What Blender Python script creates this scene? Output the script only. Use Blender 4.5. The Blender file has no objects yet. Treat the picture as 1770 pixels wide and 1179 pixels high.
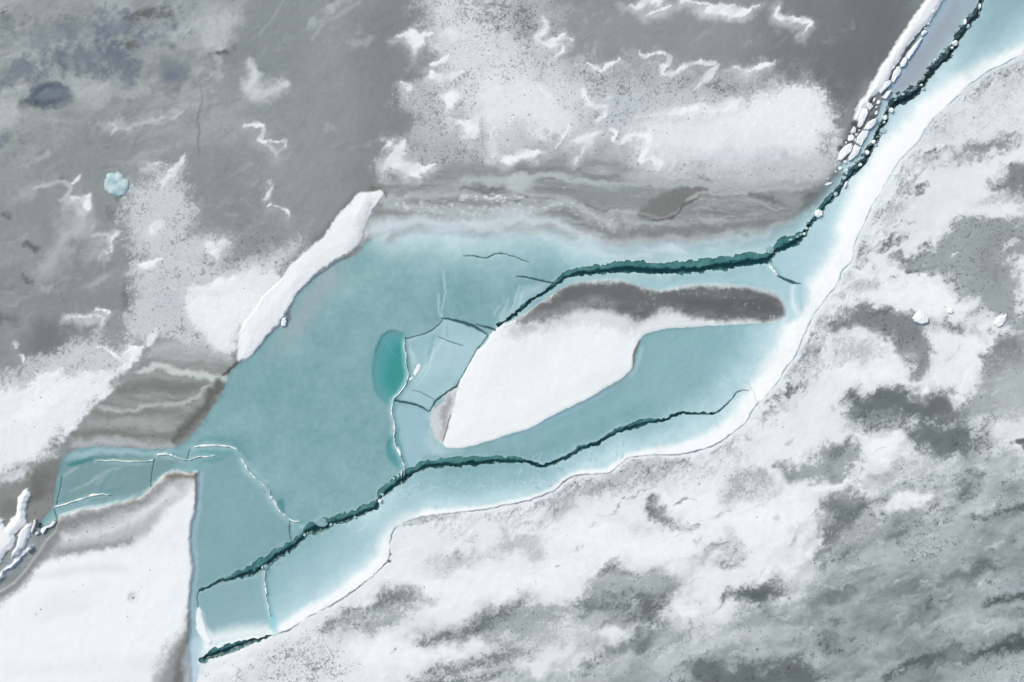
import bpy, math, random
import numpy as np

SC = bpy.context.scene
# ---------------------------------------------------------------- camera: straight down from 100 m
cam_data = bpy.data.cameras.new("camera"); cam = bpy.data.objects.new("camera", cam_data); SC.collection.objects.link(cam)
cam.location = (0, 0, 100); cam.rotation_euler = (0, 0, 0)
cam_data.sensor_width = 36; cam_data.lens = 36 * 100 / 88.5; cam_data.clip_start = .5; cam_data.clip_end = 3000
SC.camera = cam
# ---------------------------------------------------------------- thin overcast: soft sun from the upper left, open sky
SUN_EL, SUN_AZ = math.radians(46), math.radians(-50)      # azimuth clockwise from +y (up in the picture)
world = bpy.data.worlds.new("World"); SC.world = world; world.use_nodes = True
nt = world.node_tree; nt.nodes.clear()
sky = nt.nodes.new('ShaderNodeTexSky'); sky.sky_type = 'NISHITA'; sky.sun_disc = False
sky.sun_elevation = SUN_EL; sky.sun_rotation = SUN_AZ; sky.dust_density = 3.0; sky.ozone_density = 1.0
bg = nt.nodes.new('ShaderNodeBackground'); bg.inputs['Strength'].default_value = .12
wo = nt.nodes.new('ShaderNodeOutputWorld')
nt.links.new(sky.outputs[0], bg.inputs[0]); nt.links.new(bg.outputs[0], wo.inputs[0])
sun_data = bpy.data.lights.new("sun", 'SUN'); sun_data.energy = 1.2; sun_data.angle = math.radians(18); sun_data.color = (1, .96, .9)
sun = bpy.data.objects.new("sun", sun_data); SC.collection.objects.link(sun)
sun.rotation_euler = (math.pi / 2 - SUN_EL, 0, math.pi - SUN_AZ)
SC.view_settings.view_transform = 'Standard'; SC.view_settings.look = 'None'
SC.view_settings.exposure = 0.42; SC.view_settings.gamma = 1
SC.cycles.max_bounces = 4; SC.cycles.diffuse_bounces = 2
ALB = np.array((.985, .992, .905))        # display value of the photograph -> base colour, under this light

# ---------------------------------------------------------------- surface fields
# Everything about the ice surface is described on one grid of points: what it is made of (snow, grey ice, clear
# teal ice, silt), how high it stands and which object it belongs to.  Units of the survey: 20 = 1 metre, y down.
STEP = 1.3
MARG = 105
GX = np.arange(-MARG, 1770 + MARG + .1, STEP, dtype=np.float32)
GY = np.arange(-MARG, 1179 + MARG + .1, STEP, dtype=np.float32)
X, Y = np.meshgrid(GX, GY)
H, W = X.shape

def vnoise(x, y, seed):
    r = np.random.RandomState(seed).rand(256, 256).astype(np.float32) * 2 - 1
    xi = np.floor(x); yi = np.floor(y)
    fx = x - xi; fy = y - yi
    xi = xi.astype(np.int32) & 255; yi = yi.astype(np.int32) & 255
    x1 = (xi + 1) & 255; y1 = (yi + 1) & 255
    fx = fx * fx * fx * (fx * (fx * 6 - 15) + 10); fy = fy * fy * fy * (fy * (fy * 6 - 15) + 10)
    a = r[yi, xi]; b = r[yi, x1]; c = r[y1, xi]; d = r[y1, x1]
    return (a + (b - a) * fx) + ((c + (d - c) * fx) - (a + (b - a) * fx)) * fy

def fbm(scale, octaves=4, seed=1, ang=0, stretch=1, x=None, y=None, rough=.5):
    x = X if x is None else x; y = Y if y is None else y
    c, s = math.cos(math.radians(ang)), math.sin(math.radians(ang))
    u = (x * c + y * s) / (scale * stretch); v = (-x * s + y * c) / scale
    out = 0; amp = 1; tot = 0
    for k in range(octaves):
        # every octave is turned a little so that the lattice does not show
        ca, sa = math.cos(k * .7), math.sin(k * .7)
        out = out + amp * vnoise(u * ca - v * sa + 17.3 * k + seed * 3.1, u * sa + v * ca + 5.7 * k, seed * 31 + k)
        tot += amp * amp; amp *= rough; u = u * 2.03; v = v * 2.03
    return out / (math.sqrt(tot) * .9)

WARP = {k: (fbm(sc, oc, s1), fbm(sc, oc, s2)) for k, sc, oc, s1, s2 in
        (('f', 7, 2, 11, 12), ('m', 26, 3, 13, 14), ('c', 90, 3, 15, 16))}
GRAIN = .6 * fbm(4.5, 2, 21) + .6 * np.random.RandomState(5).randn(H, W).astype(np.float32) * .6
GRAIN2 = fbm(16, 5, 23, rough=.68)
WISP = fbm(34, 6, 27, -24, 2.0, rough=.62)

def ss(t): t = np.clip(t, 0, 1); return t * t * (3 - 2 * t)

def smooth_line(pts, closed=False, n=5):
    p = np.array(pts, float); N = len(p); out = []
    for i in range(N if closed else N - 1):
        p0 = p[(i - 1) % N] if closed else p[max(i - 1, 0)]
        p1 = p[i]; p2 = p[(i + 1) % N]
        p3 = p[(i + 2) % N] if closed else p[min(i + 2, N - 1)]
        for k in range(n):
            t = k / n
            out.append(.5 * (2 * p1 + (p2 - p0) * t + (2 * p0 - 5 * p1 + 4 * p2 - p3) * t * t + (3 * p1 - p0 - 3 * p2 + p3) * t ** 3))
    if not closed: out.append(p[-1])
    return np.array(out)

def window(pts, pad):
    a = np.array(pts)[:, :2]
    i0 = int((a[:, 0].min() - pad + MARG) / STEP); i1 = int((a[:, 0].max() + pad + MARG) / STEP) + 2
    j0 = int((a[:, 1].min() - pad + MARG) / STEP); j1 = int((a[:, 1].max() + pad + MARG) / STEP) + 2
    c = lambda v, m: min(max(v, 0), m)
    return (slice(c(j0, H), c(j1, H)), slice(c(i0, W), c(i1, W)))

def warped(sl, w):
    x = X[sl].copy(); y = Y[sl].copy()
    for k, a in w.items():
        x += a * WARP[k][0][sl]; y += a * WARP[k][1][sl]
    return x, y

def poly_sd(pts, x, y):
    p = np.array(pts, np.float32); d = np.full(x.shape, 1e12, np.float32); ins = np.zeros(x.shape, bool)
    for (ax, ay), (bx, by) in zip(p, np.roll(p, -1, 0)):
        ex, ey = bx - ax, by - ay; L = ex * ex + ey * ey
        if L < 1e-9: continue
        t = np.clip(((x - ax) * ex + (y - ay) * ey) / L, 0, 1)
        dx = x - ax - t * ex; dy = y - ay - t * ey
        np.minimum(d, dx * dx + dy * dy, out=d)
        if abs(ey) > 1e-9:
            ins ^= ((ay > y) != (by > y)) & (x < ex * (y - ay) / ey + ax)
    d = np.sqrt(d)
    return np.where(ins, -d, d)

def line_sd(pts, x, y):
    d = np.full(x.shape, 1e6, np.float32)
    for a, b in zip(pts[:-1], pts[1:]):
        ex, ey = b[0] - a[0], b[1] - a[1]; L = ex * ex + ey * ey + 1e-9
        t = np.clip(((x - a[0]) * ex + (y - a[1]) * ey) / L, 0, 1)
        q = np.sqrt((x - a[0] - t * ex) ** 2 + (y - a[1] - t * ey) ** 2) - .5 * (a[2] + t * (b[2] - a[2]))
        np.minimum(d, q.astype(np.float32), out=d)
    return d

COL = np.zeros((H, W, 3), np.float32)      # colour of the material, as display values
SPK = np.zeros((H, W), np.float32)         # how many dark grains lie on it
Z = np.zeros((H, W), np.float32)           # height in metres
LAB = np.zeros((H, W), np.int16)           # which object

def shape(pts, soft=4, w=None, grain=0., closed=True, sm=True, pad=None, blotch=0., wisp=False):
    """signed distance of a closed outline (or of a line with widths), roughened"""
    w = w or {}
    q = smooth_line(pts, closed) if sm else np.array(pts, float)
    pad = pad or soft * 1.2 + sum(w.values()) * 1.8 + grain * 2.2 + blotch * 2 + 4 + (0 if closed else q[:, 2].max())
    sl = window(q, pad)
    x, y = warped(sl, w)
    sd = poly_sd(q, x, y) if closed else line_sd(q, x, y)
    if grain: sd = sd + grain * GRAIN[sl]
    if blotch: sd = sd + blotch * (WISP if wisp else GRAIN2)[sl]
    return sl, sd

FINE = .75 * fbm(3.3, 2, 25, rough=.7) + .5 * fbm(14, 4, 26, -24, 1.6, rough=.6)
DISSOLVE = [0.]
def tint(sl, m, col, spk=None):
    if DISSOLVE[0]:          # snow thins out grain by grain, not as a smooth blend
        k = DISSOLVE[0]; m = m * (1 - k) + k * np.clip((m - .5 + .62 * FINE[sl] * np.clip(4 * m * (1 - m) + .15, 0, 1)) * 2.6 + .5, 0, 1) * np.minimum(1, m * 4)
    m3 = m[..., None]
    COL[sl] = COL[sl] * (1 - m3) + np.array(col, np.float32) * m3
    if spk is not None: SPK[sl] = SPK[sl] * (1 - m) + spk * m

def area(pts, col, soft=6, a=1., spk=None, lift=0., w=None, grain=0., blotch=0., sm=True):
    w = {'f': 1.5, 'm': 4} if w is None else w
    sl, sd = shape(pts, soft, w, grain, blotch=blotch, sm=sm)
    m = ss(.5 - sd / (2 * soft)) * a
    tint(sl, m, col, spk)
    if lift: Z[sl] += lift * m
    return sl, sd

def streak(pts, col, soft=3, a=1., spk=None, lift=0., w=None, grain=0., blotch=0.):
    w = {'f': 1.2, 'm': 2} if w is None else w
    sl, sd = shape(pts, soft, w, grain, closed=False, blotch=blotch)
    m = ss(.5 - sd / (2 * soft)) * a
    tint(sl, m, col, spk)
    if lift: Z[sl] += lift * m
    return sl, sd

def blob(cx, cy, rx, ry, ang, col, soft=.5, a=1., spk=None, lift=0., w=None, grain=0., blotch=0., wisp=False):
    w = {'f': 2, 'm': 6, 'c': 4} if w is None else w
    r = max(rx, ry) * (1 + soft) + sum(w.values()) * 2 + 6 + grain * 2 + blotch * 2
    sl = window([(cx - r, cy - r), (cx + r, cy + r)], 0)
    x, y = warped(sl, w)
    c, s = math.cos(math.radians(ang)), math.sin(math.radians(ang))
    u = ((x - cx) * c + (y - cy) * s) / rx; v = (-(x - cx) * s + (y - cy) * c) / ry
    sd = np.sqrt(u * u + v * v) - 1
    if grain or blotch: sd = sd + (grain * GRAIN[sl] + blotch * (WISP if wisp else GRAIN2)[sl]) / min(rx, ry)
    m = ss(.5 - sd / (2 * soft)) * a
    tint(sl, m, col, spk)
    if lift: Z[sl] += lift * m
    return sl, sd * min(rx, ry)

OBJS = [None]
def claim(sl, sd, name, label=None, cat=None, group=None, kind=None, parent=None, mat='snow', only=None):
    """the cells inside belong to this object"""
    OBJS.append(dict(name=name, label=label, cat=cat, group=group, kind=kind, parent=parent, mat=mat))
    k = len(OBJS) - 1
    m = sd < 0
    if only is not None: m &= only[sl]
    LAB[sl][m] = k
    return k
# ---- outlines
NWSHORE = [(97, 830), (106, 800), (119, 783), (135, 775), (163, 771), (204, 773), (254, 777), (299, 775), (326, 760), (346, 736), (366, 706),
           (383, 685), (391, 658), (400, 638), (424, 621), (440, 607), (460, 583), (481, 560), (498, 538), (508, 516), (525, 495), (552, 471),
           (576, 454), (603, 439), (623, 426), (644, 412), (671, 402)]
NEDGE = [(671, 402), (700, 392), (760, 388), (830, 394), (900, 390), (960, 392), (1005, 408), (1050, 426), (1110, 432), (1170, 424), (1240, 416), (1310, 407),
         (1345, 396), (1372, 380), (1400, 355), (1425, 330), (1442, 305), (1462, 278), (1490, 250), (1514, 206), (1536, 150), (1560, 105), (1590, 62),
         (1632, 0), (1690, -110)]
SESHORE = [(1900, 20), (1770, 90), (1741, 109), (1710, 122), (1690, 137), (1666, 154), (1656, 166), (1632, 187), (1608, 212), (1585, 248), (1557, 275),
           (1537, 309), (1515, 344), (1497, 380), (1479, 417), (1471, 451), (1456, 468), (1446, 492), (1425, 519), (1408, 543), (1388, 583), (1376, 614),
           (1357, 638), (1344, 661), (1330, 678), (1304, 706), (1290, 729), (1257, 756), (1226, 773), (1175, 785), (1124, 787), (1090, 791), (1070, 804),
           (1050, 818), (1009, 820), (982, 828), (955, 849), (914, 865), (880, 872), (830, 881), (745, 891), (711, 899), (688, 910), (677, 925),
           (674, 949), (671, 969), (644, 996), (603, 1027), (576, 1045), (532, 1067), (504, 1086), (467, 1100), (450, 1106), (417, 1123), (373, 1137),
           (353, 1142), (339, 1162), (334, 1179), (325, 1290)]
FLOE = [(341, 816), (332, 819), (320, 815), (295, 816), (280, 824), (262, 842), (240, 860), (215, 868), (180, 874), (150, 879), (115, 888), (102, 895),
        (98, 915), (80, 935), (66, 958), (45, 985), (22, 1008), (0, 1022), (-120, 1100), (-120, 1300), (330, 1300), (330, 1180), (326, 1110), (328, 1075), (328, 1040),
        (330, 1010), (334, 985), (331, 965), (329, 935), (331, 905), (338, 880), (341, 850)]
UPCRACK = [(844, 578, 2.5), (861, 562, 5), (885, 547, 8), (915, 522, 6), (945, 502, 7), (958, 493, 10), (975, 478, 14), (1000, 470, 15), (1040, 465, 17), (1075, 460, 21),
           (1110, 462, 20), (1140, 465, 22), (1175, 463, 23), (1210, 460, 24), (1240, 456, 24), (1270, 452, 25), (1300, 448, 26), (1326, 446, 24), (1340, 434, 14), (1352, 424, 22),
           (1375, 416, 20), (1390, 406, 12), (1396, 392, 8), (1408, 380, 9), (1416, 366, 10), (1424, 352, 14), (1438, 340, 15), (1452, 327, 14), (1460, 312, 11), (1470, 303, 14),
           (1484, 288, 13), (1498, 272, 11), (1504, 256, 15), (1515, 244, 10), (1519, 230, 12), (1527, 212, 9), (1533, 196, 10), (1542, 180, 13), (1556, 170, 22), (1572, 162, 22), (1588, 151, 18),
           (1600, 136, 11), (1612, 120, 12), (1628, 104, 13), (1640, 92, 16), (1648, 80, 14), (1656, 66, 14), (1668, 50, 12), (1676, 34, 17), (1688, 24, 14), (1694, 8, 9), (1700, -10, 9), (1740, -110, 10)]
LOCRACK = [(342, 1050, 1.5), (341, 1030, 2), (346, 1020, 3), (360, 1014, 5), (385, 1004, 9), (410, 995, 14), (440, 985, 19), (455, 974, 22), (478, 958, 22), (505, 943, 18), (520, 930, 14),
           (528, 918, 12), (545, 912, 26), (562, 906, 22), (580, 899, 14), (600, 892, 18), (625, 884, 18), (648, 874, 16), (656, 862, 6), (660, 852, 14), (680, 838, 17),
           (700, 822, 18), (715, 814, 12), (735, 804, 17), (770, 800, 17), (810, 798, 17), (850, 796, 14), (890, 795, 11), (915, 799, 7), (938, 807, 6), (965, 797, 7),
           (1000, 778, 9), (1035, 765, 8), (1060, 748, 9), (1090, 738, 11), (1120, 727, 11), (1145, 728, 7), (1180, 713, 7), (1200, 715, 4.5), (1235, 714, 3.5), (1260, 696, 2.5),
           (1275, 677, 2), (1294, 674, 1.2)]
BOCRACK = [(352, 1141, 12), (368, 1132, 18), (385, 1126, 20), (405, 1119, 17), (430, 1111, 11), (450, 1105, 6), (468, 1099, 3)]
WEDGE = [(765, 550, 2.5), (790, 555, 5), (815, 563, 6), (838, 576, 3), (843, 579, 2)]
WEDGE2 = [(823, 561, 1.5), (838, 565, 4), (855, 570, 5)]
HAIRS = [  # thin refrozen cracks
    [(700, 585, 2), (725, 580, 2), (745, 572, 2.4), (760, 560, 2), (765, 550, 1.6)],
    [(684, 693, 4), (710, 698, 4), (730, 704, 3.6), (742, 711, 2.2), (752, 695, 3.6), (770, 680, 4), (790, 667, 3), (795, 656, 2), (806, 637, 2.4), (823, 607, 2.2), (844, 580, 2.5)],
    [(800, 442, 1.2), (820, 443, 2), (842, 445, 2), (862, 438, 2.2), (880, 441, 2), (900, 448, 2), (914, 454, 1)],
    [(892, 478, 1.5), (915, 480, 3), (935, 485, 3), (960, 490, 4)],
    [(757, 581, 1), (775, 589, 1.4), (800, 598, 1.2)], [(712, 674, 1), (730, 680, 1), (750, 690, 1.2)],
    [(106, 825, 1.4), (104, 845, 2), (100, 860, 2), (97, 872, 2.4)], [(93, 880, 2), (97, 892, 2.6), (99, 904, 2.6)],
    [(267, 793, 1.8), (263, 812, 2.2), (260, 842, 1.8)], [(328, 777, 1.6), (323, 794, 1.8)],
    [(1344, 476, 3), (1356, 482, 5), (1370, 488, 5), (1384, 490, 1.5)],
    [(501, 900, 2), (500, 918, 2.4), (503, 934, 2)],
]
SEAMS = [  # (path, width scale) refrozen, squeezed-up white seams
    ([(700, 586, 2.4), (699, 600, 3), (702, 618, 3.2), (702, 630, 3), (706, 645, 4), (703, 660, 3), (694, 675, 4), (682, 688, 4.5), (678, 703, 3.5), (677, 715, 4), (681, 728, 3),
      (682, 742, 5), (681, 755, 3), (683, 768, 4), (690, 780, 6), (694, 794, 3), (699, 806, 4), (698, 824, 3)],
     'jagged white ice seam running down beside the deep turquoise pool'),
    ([(335, 773, 3), (350, 771, 5), (375, 770, 5), (392, 772, 4.5), (405, 775, 4), (411, 780, 3)], 'thick straight white ice rib at the top corner of the left teal plate'),
    ([(416, 792, 5), (424, 803, 5), (428, 812, 6), (438, 824, 4), (448, 832, 3), (458, 840, 3), (466, 848, 2.5), (468, 860, 7), (476, 870, 6), (480, 878, 4), (488, 888, 3.4), (497, 894, 3), (505, 900, 4), (518, 902, 3.5)],
     'broken white ice seam descending diagonally to the dark crack'),
    ([(166, 796, 2), (195, 796.5, 3.4), (225, 798, 3.6), (250, 797.5, 3.2), (266, 796, 3)], 'long thin white ice seam across the left channel'),
    ([(271, 787, 5), (282, 785, 6), (296, 787, 5.5), (304, 790, 3), (315, 794, 2), (329, 795, 2.4), (342, 790, 2.4), (358, 790, 3), (370, 788, 3.6)], 'bent white ice seam above the silty edge of the big floe'),
    ([(94, 877, 3.4), (108, 873, 4), (124, 868, 3.6), (140, 863, 4.2), (158, 857, 5), (172, 855, 3.6), (190, 855, 1.5)], 'short tapering white ice seam along the lower side of the left channel'),
    ([(459, 984, 3), (457, 1000, 2), (459, 1014, 4), (461, 1024, 4.5), (460, 1034, 2.2), (464, 1046, 3), (466, 1056, 4), (468, 1066, 2)], 'narrow white ice seam with turquoise edges at the end of the square block'),
    ([(1329, 457, 3), (1334, 463, 6), (1340, 470, 6), (1345, 476, 4)], 'short bright white ice sliver below the bend of the upper dark crack'),
]

def build_fields():
    lerp = lambda a, b, t: a + (b - a) * t
    # ================= grey lake ice, north-west
    n1 = fbm(150, 4, 31, -20, 2.4); n2 = fbm(40, 5, 32, -22, 2.2, rough=.6); n3 = fbm(7, 3, 33)
    base = np.array((138, 143, 144), np.float32) + np.zeros((H, W, 1), np.float32)
    n4 = fbm(3.2, 2, 34); n5 = fbm(16, 4, 35, -60, 1.6, rough=.7)
    n6 = fbm(60, 5, 36, -16, 2.6, rough=.65)
    base += (n1 * 6 + n2 * 7 + n6 * 5 + n5 * 5 + n3 * 3.2 + n4 * 3)[..., None] * np.array((1, .97, .93), np.float32) + np.array((0, 2, 2), np.float32)
    COL[:] = base
    ice = lambda *a, **k: blob(*a, **k)
    # broad tone changes of the ice
    blob(660, 140, 75, 330, 6, (122, 126, 125), .6, .8, w={'m': 8, 'c': 20})
    blob(560, 260, 70, 240, 5, (143, 149, 151), .6, .6, w={'m': 8, 'c': 20})
    blob(470, 60, 80, 120, 10, (124, 132, 136), .6, .6, w={'m': 8, 'c': 20})
    blob(330, 330, 120, 90, -30, (132, 136, 135), .6, .6, w={'m': 8, 'c': 20})
    blob(110, 500, 150, 100, -40, (130, 134, 132), .6, .7, w={'m': 8, 'c': 20})
    blob(80, 340, 130, 70, -20, (130, 135, 135), .6, .6, w={'m': 8, 'c': 20})
    blob(1170, 50, 260, 70, 4, (139, 144, 148), .6, .8, w={'m': 8, 'c': 20})
    blob(1450, 110, 140, 190, 20, (115, 120, 123), .5, .95, w={'m': 8, 'c': 20})
    blob(1505, 60, 60, 140, 32, (104, 109, 112), .6, .75, w={'m': 6, 'c': 10})
    blob(1420, 40, 70, 60, 0, (122, 126, 129), .6, .6, w={'m': 8, 'c': 20})
    # old wind streaks, upper left
    m = ss((fbm(34, 5, 41, -20, 3.2, rough=.6) - .15) * 1.5) * ss((620 - X) / 300) * ss((330 - Y) / 200)
    tint((slice(None), slice(None)), m * .5, (172, 178, 181))
    for (x, y, rx, ry, an, a) in [(60, 70, 90, 9, -18, .5), (70, 90, 80, 14, -20, .45), (190, 15, 40, 26, -50, .5), (380, 55, 36, 18, -30, .9), (372, 80, 14, 12, 30, .7), (360, 20, 40, 20, 0, .4), (290, 60, 70, 9, -14, .5),
                                  (140, 150, 40, 26, -10, .45), (30, 170, 36, 16, -15, .55), (5, 200, 18, 26, 20, .6), (245, 150, 26, 12, -30, .5), (190, 155, 60, 14, -24, .35),
                                  (200, 215, 28, 10, -18, .65), (270, 205, 44, 6, -16, .6), (65, 272, 20, 8, -20, .5), (55, 330, 34, 14, -25, .4), (120, 370, 16, 44, 12, .5),
                                  (140, 400, 30, 14, -40, .55), (90, 450, 22, 44, 35, .45), (160, 420, 14, 34, 30, .45), (170, 480, 26, 8, -30, .35), (80, 500, 26, 7, 0, .4), (340, 125, 18, 10, -30, .4), (375, 120, 6, 18, 15, .6),
                                  (250, 270, 40, 6, -24, .3), (440, 130, 26, 16, 30, .5), (470, 150, 26, 10, -10, .55), (620, 80, 16, 10, -20, .5), (565, 25, 30, 7, -35, .5), (585, 12, 40, 6, -20, .5)]:
        blob(x, y, rx, ry, an, (187, 193, 196), .7, a * .85, blotch=5, w={'f': 3, 'm': 9, 'c': 4})
    # fine wind-drawn wisps inside those streaks
    streak([(448, 60, 2), (465, 40, 3), (480, 15, 3), (490, -5, 3)], (160, 167, 170), 4, .7)
    streak([(540, 70, 2), (560, 40, 4), (590, 25, 6), (620, 5, 5)], (168, 174, 178), 5, .7)
    streak([(190, 212, 2), (200, 220, 4), (192, 232, 3)], (215, 220, 223), 4, .7)
    streak([(215, 222, 2), (250, 212, 3), (285, 203, 4), (305, 204, 3)], (198, 203, 206), 3, .7)
    streak([(300, 205, 2), (312, 196, 4), (318, 190, 2)], (200, 205, 208), 3, .7)
    streak([(0, 160, 8), (20, 156, 8), (45, 150, 3)], (190, 196, 199), 6, .6)
    streak([(60, 325, 3), (80, 320, 5), (105, 314, 5), (122, 320, 6), (116, 336, 6), (104, 345, 5)], (206, 211, 214), 5, .75)
    streak([(126, 316, 5), (136, 309, 5), (140, 304, 3)], (236, 239, 241), 2.5, .9)
    streak([(115, 350, 14), (130, 352, 10), (140, 370, 12), (136, 395, 16)], (180, 186, 189), 9, .6)
    streak([(70, 480, 12), (85, 450, 16), (110, 420, 14), (135, 398, 14)], (168, 174, 177), 12, .7, blotch=4)
    streak([(160, 440, 8), (180, 415, 10), (195, 402, 8)], (178, 184, 187), 9, .7, blotch=3)
    streak([(160, 408, 3), (175, 405, 4), (188, 408, 5), (186, 418, 3)], (212, 217, 220), 4, .8)
    streak([(145, 495, 3), (165, 488, 5), (185, 475, 3)], (178, 184, 187), 6, .6)
    # blue-grey thaw mottling and dark silt spots
    for (x, y, rx, ry, an, a) in [(40, 128, 44, 16, -8, .8), (140, 100, 60, 20, -6, .8), (200, 108, 34, 16, 20, .7), (250, 75, 50, 14, -14, .7), (100, 60, 60, 18, -10, .6), (190, 40, 60, 20, -5, .7), (110, 105, 20, 24, 0, .7),
                                  (225, 125, 26, 12, -40, .5), (20, 45, 26, 10, -10, .6), (260, 30, 50, 16, -12, .6), (15, 245, 14, 8, 10, .6)]:
        blob(x, y, rx, ry, an, (90, 102, 116), .8, a * .8, blotch=13, grain=3, w={'f': 3, 'm': 10, 'c': 4})
    for (x, y, rx, ry, an, a) in [(8, 26, 14, 4, -14, .9), (262, 28, 30, 9, -10, .8), (222, 80, 14, 6, -6, .8), (382, 92, 16, 5, -16, .9), (12, 372, 7, 5, 0, .6), (50, 430, 7, 6, 0, .8), (44, 488, 8, 5, 0, .7), (10, 548, 16, 8, 0, .5),
                                  (85, 590, 34, 30, 0, .45), (200, 365, 12, 10, 0, .5), (205, 340, 8, 6, 0, .6), (218, 515, 9, 20, 8, .6), (236, 445, 10, 12, 0, .6), (300, 150, 14, 6, -20, .4)]:
        blob(x, y, rx, ry, an, (84, 88, 86), .8, a, blotch=4)
    for k in range(260):      # faint wind-drawn wisps and scuffs
        r = random.Random(6000 + k); x = r.uniform(-40, 680) if k % 6 else r.uniform(960, 1520); y = r.uniform(-20, 640) if k % 6 else r.uniform(-20, 150)
        if x > 430 and k % 6 and r.random() < .7: continue
        a = math.radians(-24 + r.gauss(0, 22)); L = r.uniform(8, 60); wd = r.uniform(1, 6)
        streak([(x, y, .6), (x + L * .5 * math.cos(a), y + L * .5 * math.sin(a) + r.gauss(0, 4), wd), (x + L * math.cos(a), y + L * math.sin(a) + r.gauss(0, 5), .5)], (108, 113, 113) if r.random() < .4 else (186, 192, 195), r.uniform(1.5, 6), r.uniform(.1, .38), w={'f': 3, 'm': 6}, blotch=2.5, grain=.5)
    for k in range(60):
        r = random.Random(6500 + k); blob(r.uniform(0, 520), r.uniform(0, 620), r.uniform(2, 7), r.uniform(1.5, 4), r.uniform(-40, 10), (104, 110, 113), .9, r.uniform(.1, .4), blotch=2, w={'f': 2})
    # specked dark dust lower left
    blob(80, 600, 70, 34, -20, (112, 116, 117), .8, .5, spk=.5, blotch=8)
    # ================= the fallen-snow field on the north side
    NS = [(735, -120), (722, 20), (742, 60), (748, 92), (742, 125), (702, 150), (698, 185), (722, 215), (715, 248), (668, 262), (664, 295), (705, 312), (760, 290),
          (850, 282), (1000, 286), (1150, 300), (1300, 318), (1400, 318), (1436, 290), (1446, 235), (1440, 195), (1418, 160), (1380, 146), (1300, 128), (1180, 140), (1100, 120), (1010, 100), (960, 60), (940, -120)]
    DISSOLVE[0] = .45
    area(NS, (186, 192, 196), 34, .95, spk=.62, grain=9, w={'f': 4, 'm': 12, 'c': 6}, blotch=10, lift=.02)
    area([(760, -40), (760, 60), (770, 130), (800, 200), (860, 255), (960, 240), (1010, 190), (1000, 140), (930, 120), (890, 60), (880, -40)], (216, 221, 224), 40, .9, w={'m': 14, 'c': 14}, blotch=14)
    area([(845, 70), (905, 60), (950, 120), (1010, 150), (1000, 230), (930, 240), (880, 250), (830, 200), (800, 140)], (216, 221, 224), 40, .9, w={'m': 14, 'c': 14}, blotch=10)
    area([(830, 160), (880, 140), (960, 150), (985, 200), (960, 232), (900, 228), (850, 205)], (226, 230, 233), 30, .8, spk=.1, w={'m': 14, 'c': 10}, blotch=8)
    blob(1130, 200, 120, 80, 0, (196, 202, 208), .6, .7, w={'m': 10, 'c': 10}, blotch=10)
    blob(900, 20, 90, 50, 10, (165, 170, 173), .6, .65, spk=.7, blotch=20)
    blob(905, 45, 40, 25, 10, (150, 155, 157), .7, .6, spk=.9, blotch=14)
    blob(750, 195, 40, 60, 0, (185, 190, 196), .6, .5, spk=.8, blotch=14)
    blob(770, 255, 60, 28, -6, (168, 173, 178), .6, .7, spk=.75, blotch=12)
    blob(965, 262, 70, 26, 0, (160, 165, 170), .7, .6, spk=.4, blotch=12)
    blob(1035, 262, 70, 24, -5, (158, 164, 168), .7, .7, spk=.2, blotch=10)
    blob(890, 235, 40, 18, 10, (192, 197, 202), .7, .6, spk=.3, blotch=10)
    blob(1250, 150, 130, 20, 6, (165, 170, 174), .8, .5, spk=.9, blotch=10)
    blob(1060, 130, 90, 26, 8, (180, 186, 190), .8, .5, spk=.9, blotch=10)
    blob(1370, 130, 60, 20, 6, (130, 134, 137), .9, .5, spk=.6, blotch=12)
    LOBE = [(1110, 215), (1150, 196), (1210, 190), (1280, 178), (1340, 158), (1390, 150), (1424, 168), (1438, 200), (1436, 245), (1415, 285), (1350, 298), (1240, 290), (1150, 292), (1110, 270), (1090, 240)]
    area(LOBE, (225, 229, 232), 30, .95, spk=.02, w={'f': 3, 'm': 9}, grain=5, blotch=5, lift=.05)
    area([(1290, 190), (1390, 160), (1420, 185), (1426, 225), (1400, 245), (1300, 240), (1230, 235)], (233, 236, 241), 26, .9, w={'m': 8, 'c': 10})
    blob(1270, 272, 160, 16, 1, (208, 213, 219), .8, .8, w={'m': 6}, spk=.05)
    blob(1370, 285, 60, 20, 0, (190, 194, 199), .9, .7, blotch=8)
    DISSOLVE[0] = 0.
    # ================= banded silty ice between that snow and the teal ice
    BAND = [(655, 330), (690, 310), (770, 290), (860, 282), (960, 280), (1080, 288), (1180, 306), (1300, 314), (1400, 312), (1440, 296), (1440, 320), (1405, 355), (1372, 382), (1345, 398), (1240, 412), (1170, 420),
            (1110, 428), (1050, 424), (1000, 405), (960, 392), (900, 385), (800, 380), (700, 385), (655, 400), (640, 385)]
    sl, sd = area(BAND, (142, 146, 147), 8, .95, spk=0, w={'f': 2, 'm': 5}, grain=2)
    inb = ss(.5 - sd / 16)
    bn3 = fbm(5, 3, 52, 4, 3, rough=.7)[sl]; bn = fbm(9, 4, 51, 3, 11, rough=.6)[sl]; bn2 = fbm(26, 4, 53, 5, 5)[sl]
    tint(sl, inb * np.clip(bn * .6 + .1, 0, 1) * .85, (182, 188, 188)); tint(sl, inb * np.clip(-bn2 * .5, 0, 1) * .7, (112, 114, 114)); COL[sl] += (inb * bn3 * 7)[..., None]
    B = lambda p, c, s=3, a=.85, **k: streak(p, c, s, a, w={'f': 2, 'm': 4}, **k)
    B([(1090, 300, 20), (1160, 303, 34), (1260, 308, 36), (1360, 306, 34), (1425, 296, 22)], (192, 196, 199), 18, .85)
    B([(740, 292, 12), (850, 286, 8), (960, 284, 8), (1100, 296, 8)], (150, 155, 156), 8, .8)
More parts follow.
